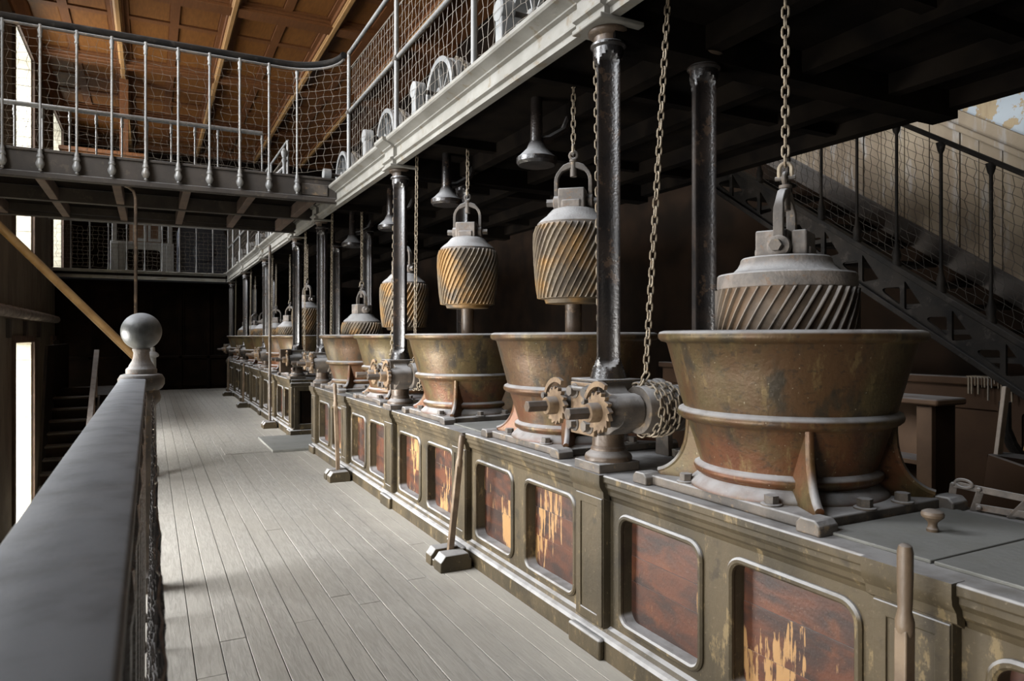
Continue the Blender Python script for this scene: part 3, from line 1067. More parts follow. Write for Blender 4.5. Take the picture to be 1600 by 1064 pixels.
# ------------------------------------------------------------------ winches at the front columns
def make_winch():
    r = thing('chain_winch', '', 'winch', (CFX, NEAR_C[0], TOP))
    o = Vector(r.location)

    def L(mb):
        mb.v = [(x + o.x, y + o.y, z + o.z) for x, y, z in mb.v]
        return mb
    ZS = 0.32
    h = MB()
    h.prism([(-0.11, 0.19), (0.11, 0.19), (0.11, 0.455), (-0.11, 0.455)], -0.135, 0.105, 'x')
    h.box(-0.15, 0.12, -0.125, 0.125, 0.455, 0.47)
    L(h).build('housing', 'iron_dust', r, True, 0.005)
    L(MB().box(-0.158, -0.136, -0.10, 0.115, 0.185, 0.452)).build('front_plate', 'ratchet', r, True, 0.004)
    for s in (-1, 1):
        poly = [(0.105, 0.455), (0.112, 0.43), (0.128, 0.412), (0.155, 0.402), (0.19, 0.403), (0.23, 0.395), (0.262, 0.37), (0.278, 0.335), (0.278, 0.30), (0.262, 0.265), (0.23, 0.24), (0.19, 0.225), (0.15, 0.20), (0.105, 0.19)]
        L(MB().prism([(s * y, z) for y, z in poly], -0.10, 0.03, 'x')).build('bracket', 'iron_dust', r, True, 0.006)
        c = (0, s * 0.2, ZS)
        L(MB().lathe([(0.05, -0.17), (0.062, -0.165), (0.075, -0.13), (0.082, -0.08), (0.082, 0.02), (0.07, 0.03)], 28, c, 'x')).build('bearing', 'iron_dust', r)
        teeth = []
        NT_ = 16
        for i in range(NT_):
            a = 2 * PI * i / NT_
            for rr, da in ((0.083, 0.0), (0.102, 0.30), (0.098, 0.36)):
                teeth.append((c[1] + rr * math.cos(a + da * 1.0), ZS + rr * math.sin(a + da)))
        L(MB().prism(teeth, -0.205, -0.182, 'x')).build('ratchet_wheel', 'ratchet', r, False)
        L(MB().lathe([(0.036, -0.265), (0.044, -0.262), (0.048, -0.25), (0.048, -0.205), (0.06, -0.202), (0.06, -0.165)], 24, c, 'x')).build('hub', 'ratchet', r)
        L(MB().prism([(p[0] + c[1], p[1] + ZS) for p in hexpts(0.031)], -0.375, -0.255, 'x')).build('crank_square', 'iron_brown', r, True, 0.003)
        pts = []
        for i in range(9):
            a = math.radians(18 + 100 * i / 8)
            pts.append((s * 0.2 + 0.112 * math.cos(a) * 1.0, ZS + 0.012 + 0.112 * math.sin(a)))
        pin = [(s * 0.2 + 0.128 * math.cos(math.radians(18 + 100 * i / 8)), ZS + 0.016 + 0.134 * math.sin(math.radians(18 + 100 * i / 8))) for i in range(9)]
        L(MB().prism(pts + pin[::-1], -0.202, -0.184, 'x')).build('pawl', 'ratchet', r, True)
        L(MB().lathe([(0.017, -0.215), (0.017, -0.14)], 12, (0, s * 0.2 + 0.115, ZS + 0.045), 'x')).build('pawl_pin', 'iron_dust', r)
        # grooved drum
        pr = [(0.05, 0.03), (0.118, 0.032), (0.12, 0.04), (0.12, 0.18)]
        x = 0.19
        while x < 0.46:
            pr += [(0.111, x), (0.111, x + 0.006), (0.119, x + 0.014), (0.119, x + 0.032)]
            x += 0.042
        pr += [(0.12, 0.475), (0.125, 0.48), (0.125, 0.50), (0.04, 0.502), (0.032, 0.56)]
        L(MB().lathe(pr, 40, c, 'x')).build('rope_drum', 'iron_dust', r, True, angle=40)
        L(MB().prism([(s * 0.2 - 0.06, 0.0), (s * 0.2 + 0.06, 0.0), (s * 0.2 + 0.045, ZS + 0.02), (s * 0.2 + 0.02, ZS + 0.05), (s * 0.2 - 0.02, ZS + 0.05), (s * 0.2 - 0.045, ZS + 0.02)], 0.515, 0.55, 'x')).build('end_support', 'iron_dust', r, True, 0.004)
    for y, z in ((-0.06, 0.235), (0.075, 0.235), (-0.06, 0.405), (0.075, 0.405)):
        inst(bolt_src, r, (-0.158, y, z), (0, -PI / 2, 0))
    L(MB().lathe([(0.012, -0.06), (0.012, 0.075)], 10, (-0.178, 0, 0.42), 'y')).build('tie_rod', 'iron_dust', r)
    return r


winch = make_winch()
winch['label'] = 'chain winch with twin ratchets at the foot of the nearest black column'
winch['group'] = 'chain winches at the column feet'
WL = ['chain winch with twin ratchets at the foot of the second front column', 'dusty winch at the far end of the near counter']
for y, l in zip(NEAR_C[1:], WL):
    dup(winch, (CFX, y, TOP), l)
for i, y in enumerate(FAR_C):
    dup(winch, (CFX, y, TOP), 'small dim winch at the ' + ORD[i] + ' front column of the distant counter')
MB_box = MB().box(1.83, 2.0, 11.60, 11.72, 1.03, 1.40)
tag(MB_box.build('gear_cover', 'iron_brown', None, True, 0.006, origin=(1.915, 11.66, 1.03)), 'plain brown box cover on the winch at the near corner of the distant counter', 'cover')

bpy.data.objects.remove(bolt_src)

# ------------------------------------------------------------------ chains
def link_mesh(p, w, r, seg=6, n=5):
    hl = p / 2 + r * 1.0 - w / 2 + 0.0
    pts = []
    hl = max(hl, 0.004)
    for i in range(n + 1):
        a = PI * i / n
        pts.append((w / 2 * math.cos(a), 0, hl + w / 2 * math.sin(a)))
    for i in range(n + 1):
        a = PI + PI * i / n
        pts.append((w / 2 * math.cos(a), 0, -hl + w / 2 * math.sin(a)))
    return MB().tube(pts, r, seg, True)


PITCH, LW, LR = 0.043, 0.027, 0.0048
link_src = link_mesh(PITCH, LW, LR).build('link', 'chain', None, origin=(0, 0, 0))
link_geo = link_mesh(PITCH, LW, LR, 4, 4)


def chain_mats(path, pitch=PITCH):
    path = [Vector(p) for p in path]
    acc = [0]
    for a, b in zip(path, path[1:]):
        acc.append(acc[-1] + (b - a).length)
    n = int(acc[-1] / pitch)
    out = []
    seg = 0
    for i in range(n):
        s = (i + 0.5) * pitch
        while seg < len(path) - 2 and acc[seg + 1] < s:
            seg += 1
        d = path[seg + 1] - path[seg]
        p = path[seg] + d * ((s - acc[seg]) / max(d.length, 1e-6))
        q = d.to_track_quat('Z', 'Y').to_matrix().to_4x4()
        out.append(Matrix.Translation(p) @ q @ Matrix.Rotation(PI / 2 * (i % 2) + 0.55 + random.uniform(-0.12, 0.12), 4, 'Z'))
    return out


def make_chain(label, path, near, group):
    base = Vector(path[0])
    mats = chain_mats(path)
    if near:
        r = thing('hoist_chain', label, 'chain', base, group)
        inv = Matrix.Translation(-base)
        for mtx in mats:
            c = link_src.copy()
            COL.objects.link(c)
            c.parent = r
            c.matrix_local = inv @ mtx
        return r
    m = MB()
    for mtx in mats:
        m.add([mtx @ Vector(v) for v in link_geo.v], link_geo.f)
    o = m.build('hoist_chain', 'chain', None, origin=base)
    return tag(o, label, 'chain', group)


tank_names = ['nearest tank', 'second tank', 'third tank', 'fourth tank', 'fifth tank'] + [ORD[i] + ' tank beyond the gap' for i in range(6)]
for i, (y, z) in enumerate(roller_tops):
    make_chain('rusty chain holding up the roller of the ' + tank_names[i], [(TX, y, z - 0.01), (TX, y, 3.32)], i < 4, 'chains holding the rollers')
GRP = 'chains wound on the winches'
cn = ['nearest black column', 'second front column', 'column at the near counter end', 'first distant front column', 'second distant front column', 'third distant front column', 'last distant front column']
for i, yc in enumerate(NEAR_C + FAR_C):
    for s in (-1, 1):
        cy, cz, rr = yc + s * 0.2, TOP + 0.32, 0.128
        path = []
        turns = 4.0 if i < 3 else 2.0
        n = int(turns * 16)
        for kx in range(n + 1):
            a = -2 * PI * turns * kx / n
            path.append((2.16 + 0.17 * (1 - kx / n), cy + rr * math.cos(a + PI / 2 * 0) * 1, cz + rr * math.sin(a + PI / 2)) if False else
                        (2.175 + 0.038 * turns * (1 - kx / n), cy + rr * math.sin(a), cz + rr * math.cos(a)))
        # then up through the gallery soffit
        if s < 0:
            path += [(2.19, cy - 0.02, cz + rr + 0.04), (2.27, cy - 0.10, 3.32)]
            if i > 0:
                path[-1] = (2.21, cy - 0.02, 3.32)
        else:
            path += [(2.20, cy - 0.01, cz + rr + 0.05), (2.15, cy - 0.04, 3.32)] if i == 0 else [(2.10, cy, cz + rr + 0.05), (2.13, cy - 0.02, 3.32)]
        make_chain('chain from the ' + ('nearer' if s < 0 else 'farther') + ' winch drum at the ' + cn[i], path, i < 2, GRP)
bpy.data.objects.remove(link_src)

# ------------------------------------------------------------------ lids on the counters, knob
for i, (ya, yb) in enumerate(((1.31, 1.695), (0.96, 1.30))):
    o = (2.45, (ya + yb) / 2, TOP)
    if i == 0:
        t = thing('counter_lid', 'grey wooden lid with a turned knob on the counter beside the nearest tank', 'lid', o)
    else:
        t = thing('counter_lid', 'plain cracked grey lid without a knob, at the near end of the counter', 'lid', o)
    MB().box(2.09, 2.80, ya, yb, TOP, TOP + 0.012).build('lid_board', 'lid', t, True, 0.003)
    if i == 0:
        MB().lathe([(0.019, 0.012), (0.020, 0.022), (0.0165, 0.026), (0.014, 0.035), (0.016, 0.045), (0.026, 0.055), (0.035, 0.063), (0.037, 0.072), (0.033, 0.081), (0.02, 0.087), (0.001, 0.089)], 28, (2.405, 1.50, TOP)).build('knob', 'handle', t)
for i, y in enumerate((4.745, 8.17)):
    t = thing('counter_lid', 'grey lid on the counter between the ' + ['second and third tanks', 'fourth and fifth tanks'][i], 'lid', (2.45, y, TOP))
    MB().box(2.10, 2.80, y - 0.34, y + 0.34, TOP, TOP + 0.012).build('lid_board', 'lid', t, True, 0.003)

# ------------------------------------------------------------------ brake levers in their floor blocks
def lever(y, label, blabel, h, lean, kind=0, x=1.87):
    b = thing('lever_block', blabel, 'block', (x, y, 0), 'floor blocks of the levers')
    m = MB()
    m.prism([(x - 0.13, 0.0), (x + 0.10, 0.0), (x + 0.10, 0.07), (x + 0.085, 0.085), (x + 0.075, 0.115), (x - 0.095, 0.115), (x - 0.115, 0.085), (x - 0.13, 0.07)], y - 0.16, y - 0.03)
    m.prism([(x - 0.13, 0.0), (x + 0.10, 0.0), (x + 0.10, 0.07), (x + 0.085, 0.085), (x + 0.075, 0.115), (x - 0.095, 0.115), (x - 0.115, 0.085), (x - 0.13, 0.07)], y + 0.03, y + 0.13)
    m.box(x - 0.12, x + 0.09, y - 0.028, y + 0.028, 0.0, 0.05)
    m.build('block', 'counter', b, True, 0.006)
    t = thing('brake_lever', label, 'lever', (x, y, 0.05), 'levers along the counters')
    top = Vector((x + lean[0], y + lean[1], h))
    bot = Vector((x, y, 0.05))
    if kind == 0:
        g = bot.lerp(top, 0.76)
        MB().bar(bot, g, 0.036, 0.042, (1, 0, 0)).build('lever_bar', 'handle', t, True, 0.004)
        d = (top - bot).normalized()
        pts = [g - d * 0.02, g, g + d * 0.02, g + d * 0.05] + [g.lerp(top, q) for q in (0.3, 0.6, 0.9)] + [top - d * 0.006, top]
        MB().tube(pts, [0.019, 0.025, 0.025, 0.018, 0.0195, 0.021, 0.021, 0.017, 0.008], 14).build('grip', 'handle', t)
    else:
        MB().tube([bot, bot.lerp(top, 0.5), top], 0.024, 12).build('lever_bar', 'iron_dust', t)
        MB().lathe([(0.034, h * 0.28), (0.034, h * 0.28 + 0.05)], 12, (x, y, 0)).build('collar', 'iron_dust', t)


lever(1.25, 'wooden-gripped lever leaning before the counter below the knobbed lid', 'worn floor block under the nearest lever', 1.03, (-0.02, -0.02))
lever(4.60, 'lever with a long wooden grip standing before the second and third tanks', 'chipped brown floor block below the third tank', 0.94, (0.01, -0.20))
lever(7.90, 'thin lever before the fifth tank of the near counter', 'small floor block before the fourth and fifth tanks', 1.07, (-0.01, 0.12))
lever(12.97, 'tall grey lever rod reaching the gallery, before the distant counter', 'floor block under the tall lever rod', 3.21, (0.0, 0.0), 1)
lever(17.0, 'second lever before the distant counter', 'floor block under the second distant lever', 1.0, (0.02, 0.0))
lever(20.5, 'last lever before the distant counter, near the back wall', 'floor block under the last lever', 1.0, (0.02, 0.0))



# ------------------------------------------------------------------ gallery railing and hoist wheels
def gallery_rail(label, ys_, nets):
    r = thing('gallery_railing', label, 'railing', (2.03, ys_[0], 3.452))
    z0 = 3.452
    for y in ys_:
        MB().lathe([(0.034, 0.0), (0.034, 0.012), (0.022, 0.016), (0.020, 1.40)], 16, (2.03, y, z0)).build('post', 'pipe', r)
        MB().lathe([(0.028, -0.05), (0.03, -0.03), (0.03, 0.03), (0.028, 0.05)], 14, (2.03, y, 4.18), 'y').build('clamp', 'iron_dust', r)
    for z, rad in ((4.855, 0.021), (4.18, 0.019)):
        MB().lathe([(rad, ys_[0]), (rad, ys_[-1])], 14, (2.03, 0, z), 'y').build('rail', 'pipe', r)
    if nets:
        m = MB()
        L = ys_[-1] - ys_[0]
        nu = int(abs(L) / 0.092)
        net(m, (2.055, ys_[0], 3.47), (0, L / nu, 0), (0.0, 0, 0.10), nu, 12, 0.0017, 0.13, 0.01)
        m.tube([(2.055, ys_[0], 4.70), (2.055, (ys_[0] + ys_[-1]) / 2, 4.66), (2.055, ys_[-1], 4.70)], 0.006, 5)
        m.build('wire_net', 'wire', r, False, kind='stuff')
    return r


gallery_rail('grey pipe railing with wire netting on the gallery above the near tanks', [8.06, 6.3, 4.54, 2.78, 1.02], True)
gallery_rail('grey pipe railing on the gallery above the distant tanks', [12.1, 13.9, 15.6, 17.4, 19.1, 20.8, 22.2], True)


def make_wheel():
    r = thing('hoist_pulley', '', 'wheel', (2.35, 0, 3.44))
    z = 0.34
    R = 0.315

    def L(mb):
        mb.v = [(x + 2.35, y, zz + 3.44) for x, y, zz in mb.v]
        return mb
    pr = [(R - 0.035, -0.05), (R + 0.012, -0.05), (R + 0.012, -0.025), (R - 0.008, -0.02), (R - 0.008, 0.02), (R + 0.006, 0.024), (R + 0.006, 0.06), (R - 0.008, 0.064), (R - 0.008, 0.12), (R + 0.006, 0.124), (R + 0.006, 0.16), (R - 0.03, 0.165), (R - 0.035, -0.05)]
    L(MB().lathe(pr, 48, (0, 0, z), 'x', False, False)).build('rim', 'paint', r, True, angle=40)
    for i in range(6):
        a = 2 * PI * i / 6 + 0.2
        L(MB().bar((0.0, 0.03 * math.cos(a), z + 0.03 * math.sin(a)), (0.0, (R - 0.02) * math.cos(a), z + (R - 0.02) * math.sin(a)), 0.012, 0.03, (1, 0, 0))).build('spoke', 'paint', r)
    L(MB().lathe([(0.055, -0.05), (0.055, 0.06)], 20, (0, 0, z), 'x')).build('hub', 'paint', r)
    L(MB().lathe([(0.02, -0.26), (0.02, 0.35)], 14, (0, 0, z), 'x')).build('axle', 'iron_dust', r)
    for x in (-0.24, 0.26):
        L(MB().lathe([(0.07, x - 0.05), (0.075, x - 0.045), (0.075, x + 0.045), (0.07, x + 0.05)], 24, (0, 0, z), 'x')).build('bearing', 'paint', r)
        L(MB().box(x - 0.045, x + 0.045, -0.05, 0.05, 0.0, z - 0.04).box(x - 0.06, x + 0.06, -0.14, 0.14, 0.0, 0.04)).build('pedestal', 'paint', r, True, 0.008)
    m = MB()
    path = [(0.09, (R + 0.014) * math.cos(a), z + (R + 0.014) * math.sin(a)) for a in [math.radians(-60 + 12 * i) for i in range(22)]]
    path = [(x + 0.016 * (i % 2), y, zz) for i, (x, y, zz) in enumerate(path)]
    for mtx in chain_mats(path, 0.036):
        m.add([mtx @ Vector(v) for v in link_geo.v], link_geo.f)
    L(m).build('wound_chain', 'chain', r, True, kind='stuff')
    return r


wheel = make_wheel()
wg = 'hoist wheels on the gallery'
wheel['group'] = wg
WY = [4.22, 5.93, 7.55, 9.55]
wheel['label'] = 'spoked hoist pulley half cut by the top of the frame, on the gallery edge'
wheel.location = (2.35, WY[0], 3.44)
for y, l in zip(WY[1:], ['grey spoked hoist pulley wound with chain, above the golden roller', 'grey spoked hoist pulley above the second front column', 'small spoked hoist pulley beside the bridge corner']):
    dup(wheel, (2.35, y, 3.44), l)
for i, y in enumerate(FAR_T[1:]):
    dup(wheel, (2.35, y + 0.25, 3.44), ORD[i] + ' hoist pulley on the gallery beyond the bridge')

# bevel-gear pots hanging under the gallery
for i, y in enumerate(NEAR_T):
    if i == 0:
        continue
    t = thing('hanging_gear', 'dark bell-shaped gear hanging under the gallery near the ' + tank_names[i], 'gear', (2.45, y + 0.5, 2.82), 'gears under the gallery')
    MB().lathe([(0.04, 0.0), (0.13, 0.0), (0.145, 0.02), (0.145, 0.05), (0.12, 0.07), (0.07, 0.12), (0.045, 0.18), (0.04, 0.49)], 32, (2.45, y + 0.5, 2.82)).build('bell', 'iron_dark', t)
    br_pts = [(2.45, y + 0.5, 3.0), (2.55, y + 0.5, 3.02), (2.68, y + 0.5, 3.10), (2.75, y + 0.5, 3.25), (2.76, y + 0.5, 3.31)]
    MB().tube(br_pts, 0.03, 8).build('hanger_arm', 'iron_dark', t)


# ------------------------------------------------------------------ bridge railings
def baluster_geo(x, y, z0, z1, fin):
    m = MB()
    r = 0.0125
    pr = [(r, z0 + 0.24), (r, z1 - 0.14), (0.018, z1 - 0.135), (0.022, z1 - 0.12), (0.016, z1 - 0.10), (0.024, z1 - 0.06), (0.018, z1 - 0.03), (0.02, z1)]
    if fin:
        pr = [(0.004, z0), (0.018, z0 + 0.01), (0.012, z0 + 0.025), (0.028, z0 + 0.04), (0.040, z0 + 0.07), (0.040, z0 + 0.09), (0.028, z0 + 0.12), (0.026, z0 + 0.135), (0.034, z0 + 0.145), (0.03, z0 + 0.165), (0.022, z0 + 0.18), (0.025, z0 + 0.20), (0.017, z0 + 0.225)] + pr
    else:
        pr = [(0.028, z0), (0.028, z0 + 0.015), (0.018, z0 + 0.03), (0.022, z0 + 0.05), (0.018, z0 + 0.09), (0.02, z0 + 0.16)] + pr
    return m.lathe(pr, 14, (x, y, 0))


yb = BY0 - 0.045
t = thing('bridge_railing', 'near railing of the footbridge, dark handrail on slim balusters with ball finials', 'railing', (0, yb, 3.53))
arc = [(-2.4, yb, 4.84), (1.30, yb, 4.84)] + [(1.38 + 0.60 * math.sin(PI / 2 * i / 10), yb - 0.57 + 0.57 * math.cos(PI / 2 * i / 10), 4.84) for i in range(11)]
MB().tube(arc, 0.036, 12).build('handrail', 'stair_iron', t)
MB().tube([(p[0], p[1], 4.785) for p in arc], 0.016, 8).build('under_rail', 'iron_dust', t)
for i in range(11):
    x = -1.65 + 0.321 * i
    o = baluster_geo(x, yb, 3.30, 4.81, True).build('baluster', 'pipe', t)
m = MB()
net(m, (-2.35, yb + 0.03, 3.56), (0.088, 0, 0), (0, 0, 0.086), 44, 14, 0.0019, 0.13, 0.02)
for i in range(8):
    pass
net(m, (1.52, yb + 0.03, 3.56), (0.075, -0.075, 0), (0, 0, 0.086), 7, 14, 0.0019, 0.1, 0.02)
m.build('wire_net', 'wire', t, False, kind='stuff')

yb2 = BY1 + 0.03
t = thing('bridge_railing', 'far railing of the footbridge, pale pipe handrail on short balusters', 'railing', (0, yb2, 3.53))
MB().tube([(-2.4, yb2, 4.76), (1.55, yb2, 4.76)], 0.034, 12).build('handrail', 'pipe', t)
for i in range(12):
    x = -1.95 + 0.318 * i
    baluster_geo(x, yb2, 3.52, 4.73, False).build('baluster', 'pipe', t)
m = MB()
net(m, (-2.35, yb2 - 0.02, 3.56), (0.092, 0, 0), (0, 0, 0.09), 43, 12, 0.0019, 0.16, 0.05)
m.build('wire_net', 'wire', t, False, kind='stuff')
t = thing('stair_newel', 'pale turned newel with a ball top at the end of the far bridge railing', 'newel', (1.90, yb2 + 0.1, 3.46))
MB().lathe([(0.05, 0), (0.05, 0.03), (0.03, 0.06), (0.034, 0.2), (0.026, 0.5), (0.03, 0.9), (0.045, 0.95), (0.03, 0.98), (0.05, 1.04), (0.052, 1.08), (0.035, 1.12), (0.02, 1.14), (0.001, 1.145)], 18, (1.90, yb2 + 0.1, 3.46)).build('shaft', 'pipe', t)
MB().tube([(1.90, yb2 + 0.1, 4.30), (1.35, yb2 + 1.2, 3.75)], 0.03, 8).build('stair_rail', 'pipe', t)

# far cross gallery: railing, netting, framed cabinet
yf = 22.22
t = thing('gallery_railing', 'low railing of thin pale balusters across the far end of the hall', 'railing', (0, yf, 3.452))
MB().tube([(-2.4, yf, 4.75), (2.0, yf, 4.75)], 0.034, 10).build('handrail', 'pipe', t)
for i in range(9):
    baluster_geo(-1.90 + 0.44 * i, yf, 3.452, 4.74, False).build('baluster', 'paint', t)
m = MB()
net(m, (-2.35, yf + 0.03, 3.5), (0.12, 0, 0), (0, 0, 0.11), 36, 10, 0.004, 0.14, 0.04)
m.build('wire_net', 'wire', t, False, kind='stuff')
t = thing('far_cabinet', 'pale grey cabinet with a rounded window and two posts on the far gallery', 'cabinet', (-0.2, 23.3, 3.44))
MB().holed(rect(-0.95, 0.55, 3.44, 4.28), rrect(-0.65, 0.28, 3.52, 4.16, 0.12), 23.25, 23.32, 'y').build('front_frame', 'paint', t, True, 0.01)
MB().box(-0.95, 0.55, 23.33, 23.9, 3.44, 4.26).build('body', 'brown_wall', t, False)
MB().box(-1.02, 0.62, 23.2, 23.95, 4.28, 4.36).build('cornice', 'paint', t, True, 0.01)
MB().tube([(q[0], 23.24, q[1]) for q in rrect(-0.65, 0.28, 3.52, 4.16, 0.12, 6)], 0.02, 6, True).build('window_moulding', 'paint', t)
for x in (-0.92, 0.52):
    MB().box(x - 0.10, x + 0.10, 23.16, 23.36, 3.44, 4.30).box(x - 0.06, x + 0.06, 23.2, 23.3, 4.36, 4.9).build('post', 'paint', t, True, 0.012)
MB().box(-0.55, 0.30, 23.5, 23.56, 4.36, 5.6).build('back_board', 'shelf_wood', t, False)
MB().holed(rect(-0.45, -0.10, 4.42, 5.1), rect(-0.38, -0.17, 4.5, 5.02), 23.45, 23.5, 'y').build('door_frame', 'paint', t)
MB().holed(rect(-0.06, 0.28, 4.42, 5.1), rect(0.01, 0.21, 4.5, 5.02), 23.45, 23.5, 'y').build('door_frame', 'paint', t)
t = thing('dark_machine', 'blue-black machine casing on the far gallery behind the netting', 'machine', (1.3, 24.2, 3.44))
MB().prism([(0.75, 3.44), (2.2, 3.44), (2.2, 4.4), (2.05, 4.9), (1.5, 5.15), (0.95, 5.1), (0.75, 4.9)], 23.6, 24.8, 'y').build('casing', 'navy', t, True, 0.04)
MB().lathe([(0.25, 23.5), (0.30, 23.52), (0.30, 23.6)], 24, (1.45, 0, 4.2), 'y').build('cover', 'navy', t)
t = thing('orange_hood', 'box-shaped orange timber hood with panelled sides hung below the ceiling', 'hood', (-1.0, 20.6, 5.2))
MB().box(-1.9, -0.15, 20.0, 22.6, 5.62, 6.1).build('hood_box', 'ceil_panel', t, True, 0.02)
MB().box(-1.96, -0.09, 19.94, 22.66, 6.1, 6.2).build('cornice', 'ceil_rib', t, True, 0.02)
MB().box(-1.5, -0.2, 20.1, 22.5, 5.3, 5.62).build('lower_box', 'ceil_rib', t, True, 0.02)
MB().box(-0.69, -0.49, 20.3, 20.5, 6.2, 8.12).build('hanger', 'ceil_rib', t, True, 0.01)

# ------------------------------------------------------------------ foreground balustrade with ball newel
NY = 5.02
t = thing('balustrade', 'wide dusty handrail with netting along the stair well, ending in a ball newel', 'railing', (-0.08, 2.0, 0.0))
sec = [(-0.172, 1.30), (-0.172, 1.332), (-0.166, 1.339), (-0.095, 1.343), (-0.029, 1.339), (-0.022, 1.332), (-0.022, 1.305), (-0.033, 1.29), (-0.05, 1.28), (-0.145, 1.28), (-0.165, 1.29)]
MB().prism(sec, -1.5, NY - 0.07).build('handrail', 'rail', t, True, angle=50)
for i in range(15):
    y = -1.0 + 0.42 * i
    if y > NY - 0.2:
        break
    MB().lathe([(0.03, 0.0), (0.03, 0.02), (0.013, 0.05), (0.012, 0.9), (0.013, 1.2), (0.02, 1.24), (0.016, 1.28)], 10, (-0.035, y, 0)).build('baluster', 'iron_dark', t)
m = MB()
net(m, (-0.012, -1.2, 0.02), (0, 0.045, 0), (0.0009, 0, 0.045), 135, 27, 0.0019, 0.15, 0.02, lambda a, b: random.uniform(-0.005, 0.005) + 0.018 * math.sin(PI * b) * (0.5 + 0.5 * math.sin(a * 21)))
m.build('wire_net', 'iron_dark', t, False, kind='stuff')
nx = -0.05
pr = [(0.085, 0.0), (0.085, 1.05), (0.10, 1.10), (0.126, 1.14), (0.126, 1.18)]
MB().lathe([(0.10, 0.0), (0.10, 0.10), (0.07, 0.14), (0.062, 0.2), (0.062, 1.12), (0.075, 1.16), (0.105, 1.19), (0.112, 1.215), (0.105, 1.24), (0.10, 1.262), (0.118, 1.275), (0.132, 1.30), (0.132, 1.335), (0.118, 1.360), (0.10, 1.366)], 36, (nx, NY, 0)).build('newel_post', 'iron_dust', t)
nb = MB().lathe([(0.088, 1.366), (0.089, 1.392), (0.084, 1.40), (0.074, 1.408), (0.068, 1.424), (0.064, 1.43), (0.055, 1.445), (0.047, 1.47), (0.045, 1.50), (0.052, 1.515), (0.05, 1.525)], 36, (nx, NY, 0), cap1=False)
nb.build('ball_pedestal', 'iron_stone', t)
MB().ball((nx, NY, 1.633), 0.117, 40, 24).build('newel_ball', 'slate_ball', t)

# second balustrade beyond the stair opening
t = thing('balustrade', 'second netted balustrade farther along the walkway, mostly hidden behind the ball newel', 'railing', (-0.06, 14, 0))
MB().prism([(x + 0.02, z - 0.16) for x, z in sec], 9.1, 20.5).build('handrail', 'rail', t)
for i in range(24):
    MB().lathe([(0.03, 0.0), (0.03, 0.02), (0.013, 0.05), (0.013, 1.13)], 8, (-0.035, 9.5 + i * 0.46, 0)).build('baluster', 'iron_dark', t)
m = MB()
net(m, (-0.012, 9.2, 0.02), (0, 0.125, 0), (0, 0, 0.11), 90, 10, 0.004, 0.15, 0.02)
m.build('wire_net', 'iron_dark', t, False, kind='stuff')
MB().lathe([(0.09, 0.0), (0.09, 0.1), (0.065, 0.14), (0.06, 1.1), (0.06, 1.36), (0.085, 1.375), (0.09, 1.39), (0.08, 1.41), (0.05, 1.43), (0.045, 1.48)], 24, (0.0, 9.05, 0)).build('newel_post', 'paint', t)

# pole and rods over the stair well
a, b = Vector((-1.72, 9.10, 3.10)), Vector((-0.14, 9.0, 1.36))
d = (b - a).normalized()
tag(MB().tube([a - d * 0.06, a.lerp(b, 0.5), b], 0.045, 14).build('wooden_pole', 'pole', None, origin=b), 'long yellow wooden pole slanting up from behind the ball newel', 'pole')
hk = [(-0.25, 8.78, 3.25), (-0.21, 8.78, 3.24), (-0.165, 8.78, 3.20), (-0.145, 8.78, 3.13), (-0.143, 8.78, 3.0), (-0.143, 8.78, 0.0)]
tag(MB().tube(hk, 0.018, 8).build('hooked_rod', 'iron_brown', None, origin=(-0.143, 8.78, 0)), 'thin dark rod hooked at the top, hanging from the footbridge behind the ball newel', 'rod')

# ------------------------------------------------------------------ stairs in the well on the left
st = thing('well_staircase', 'dim wooden stairs in the well beyond the ball newel', 'staircase', (-1.3, 14, -2.6))
y, z = 16.6 - 0.31 * 14, 0.39 - 0.2 * 14
for i in range(15):
    yy, zz = y + 0.31 * i, z + 0.2 * i
    MB().box(-1.72, -0.98, yy - 0.03, yy + 0.30, zz - 0.035, zz).build('tread', 'stair_wood', st, True, 0.005)
    MB().box(-1.70, -1.0, yy + 0.27, yy + 0.29, zz, zz + 0.165).build('riser', 'brown_wall', st, False)
MB().box(-1.74, -0.6, 16.91, 20, 0.25, 0.39).build('landing', 'brown_wall', st, False)
MB().prism([(14.85, -1.6), (20.0, -1.6), (20.0, 1.43), (16.1, 1.43)], -1.80, -1.75, 'x').build('side_panel', 'brown_wall', st, False)
MB().prism([(y, z + 0.2), (y, z - 0.1), (16.95, 0.1), (16.95, 0.40)], -0.97, -0.93, 'x').build('stringer', 'stair_wood', st, False)
MB().bar((-0.95, 13.9, -0.21), (-0.95, 16.3, 1.32), 0.09, 0.06).build('handrail', 'joist', st, True, 0.01)
for i in range(4):
    yy = 14.1 + i * 0.7
    MB().box(-0.965, -0.935, yy, yy + 0.03, -0.95 + (yy - 14.1) * 0.64, -0.12 + (yy - 14.1) * 0.64).build('post', 'joist', st, False)
# clutter beside the lower window at the frame's left edge
lean_a, lean_b = Vector((-2.05, 5.1, 1.25)), Vector((-1.73, 5.15, -0.6))
tag(MB().bar(lean_a, lean_b, 0.16, 0.05, (0, 1, 0)).build('leaning_timber', 'fascia', None, True, 0.005, origin=lean_b), 'dark timber leaning in the stair well at the left edge', 'timber')

# ------------------------------------------------------------------ staircase and panelled wall on the right
SX0, SX1 = 5.15, 6.15
SL = 0.66
Y0S, Z0S = 2.60, 1.218


def zb(y):
    return Z0S + SL * (y - Y0S)


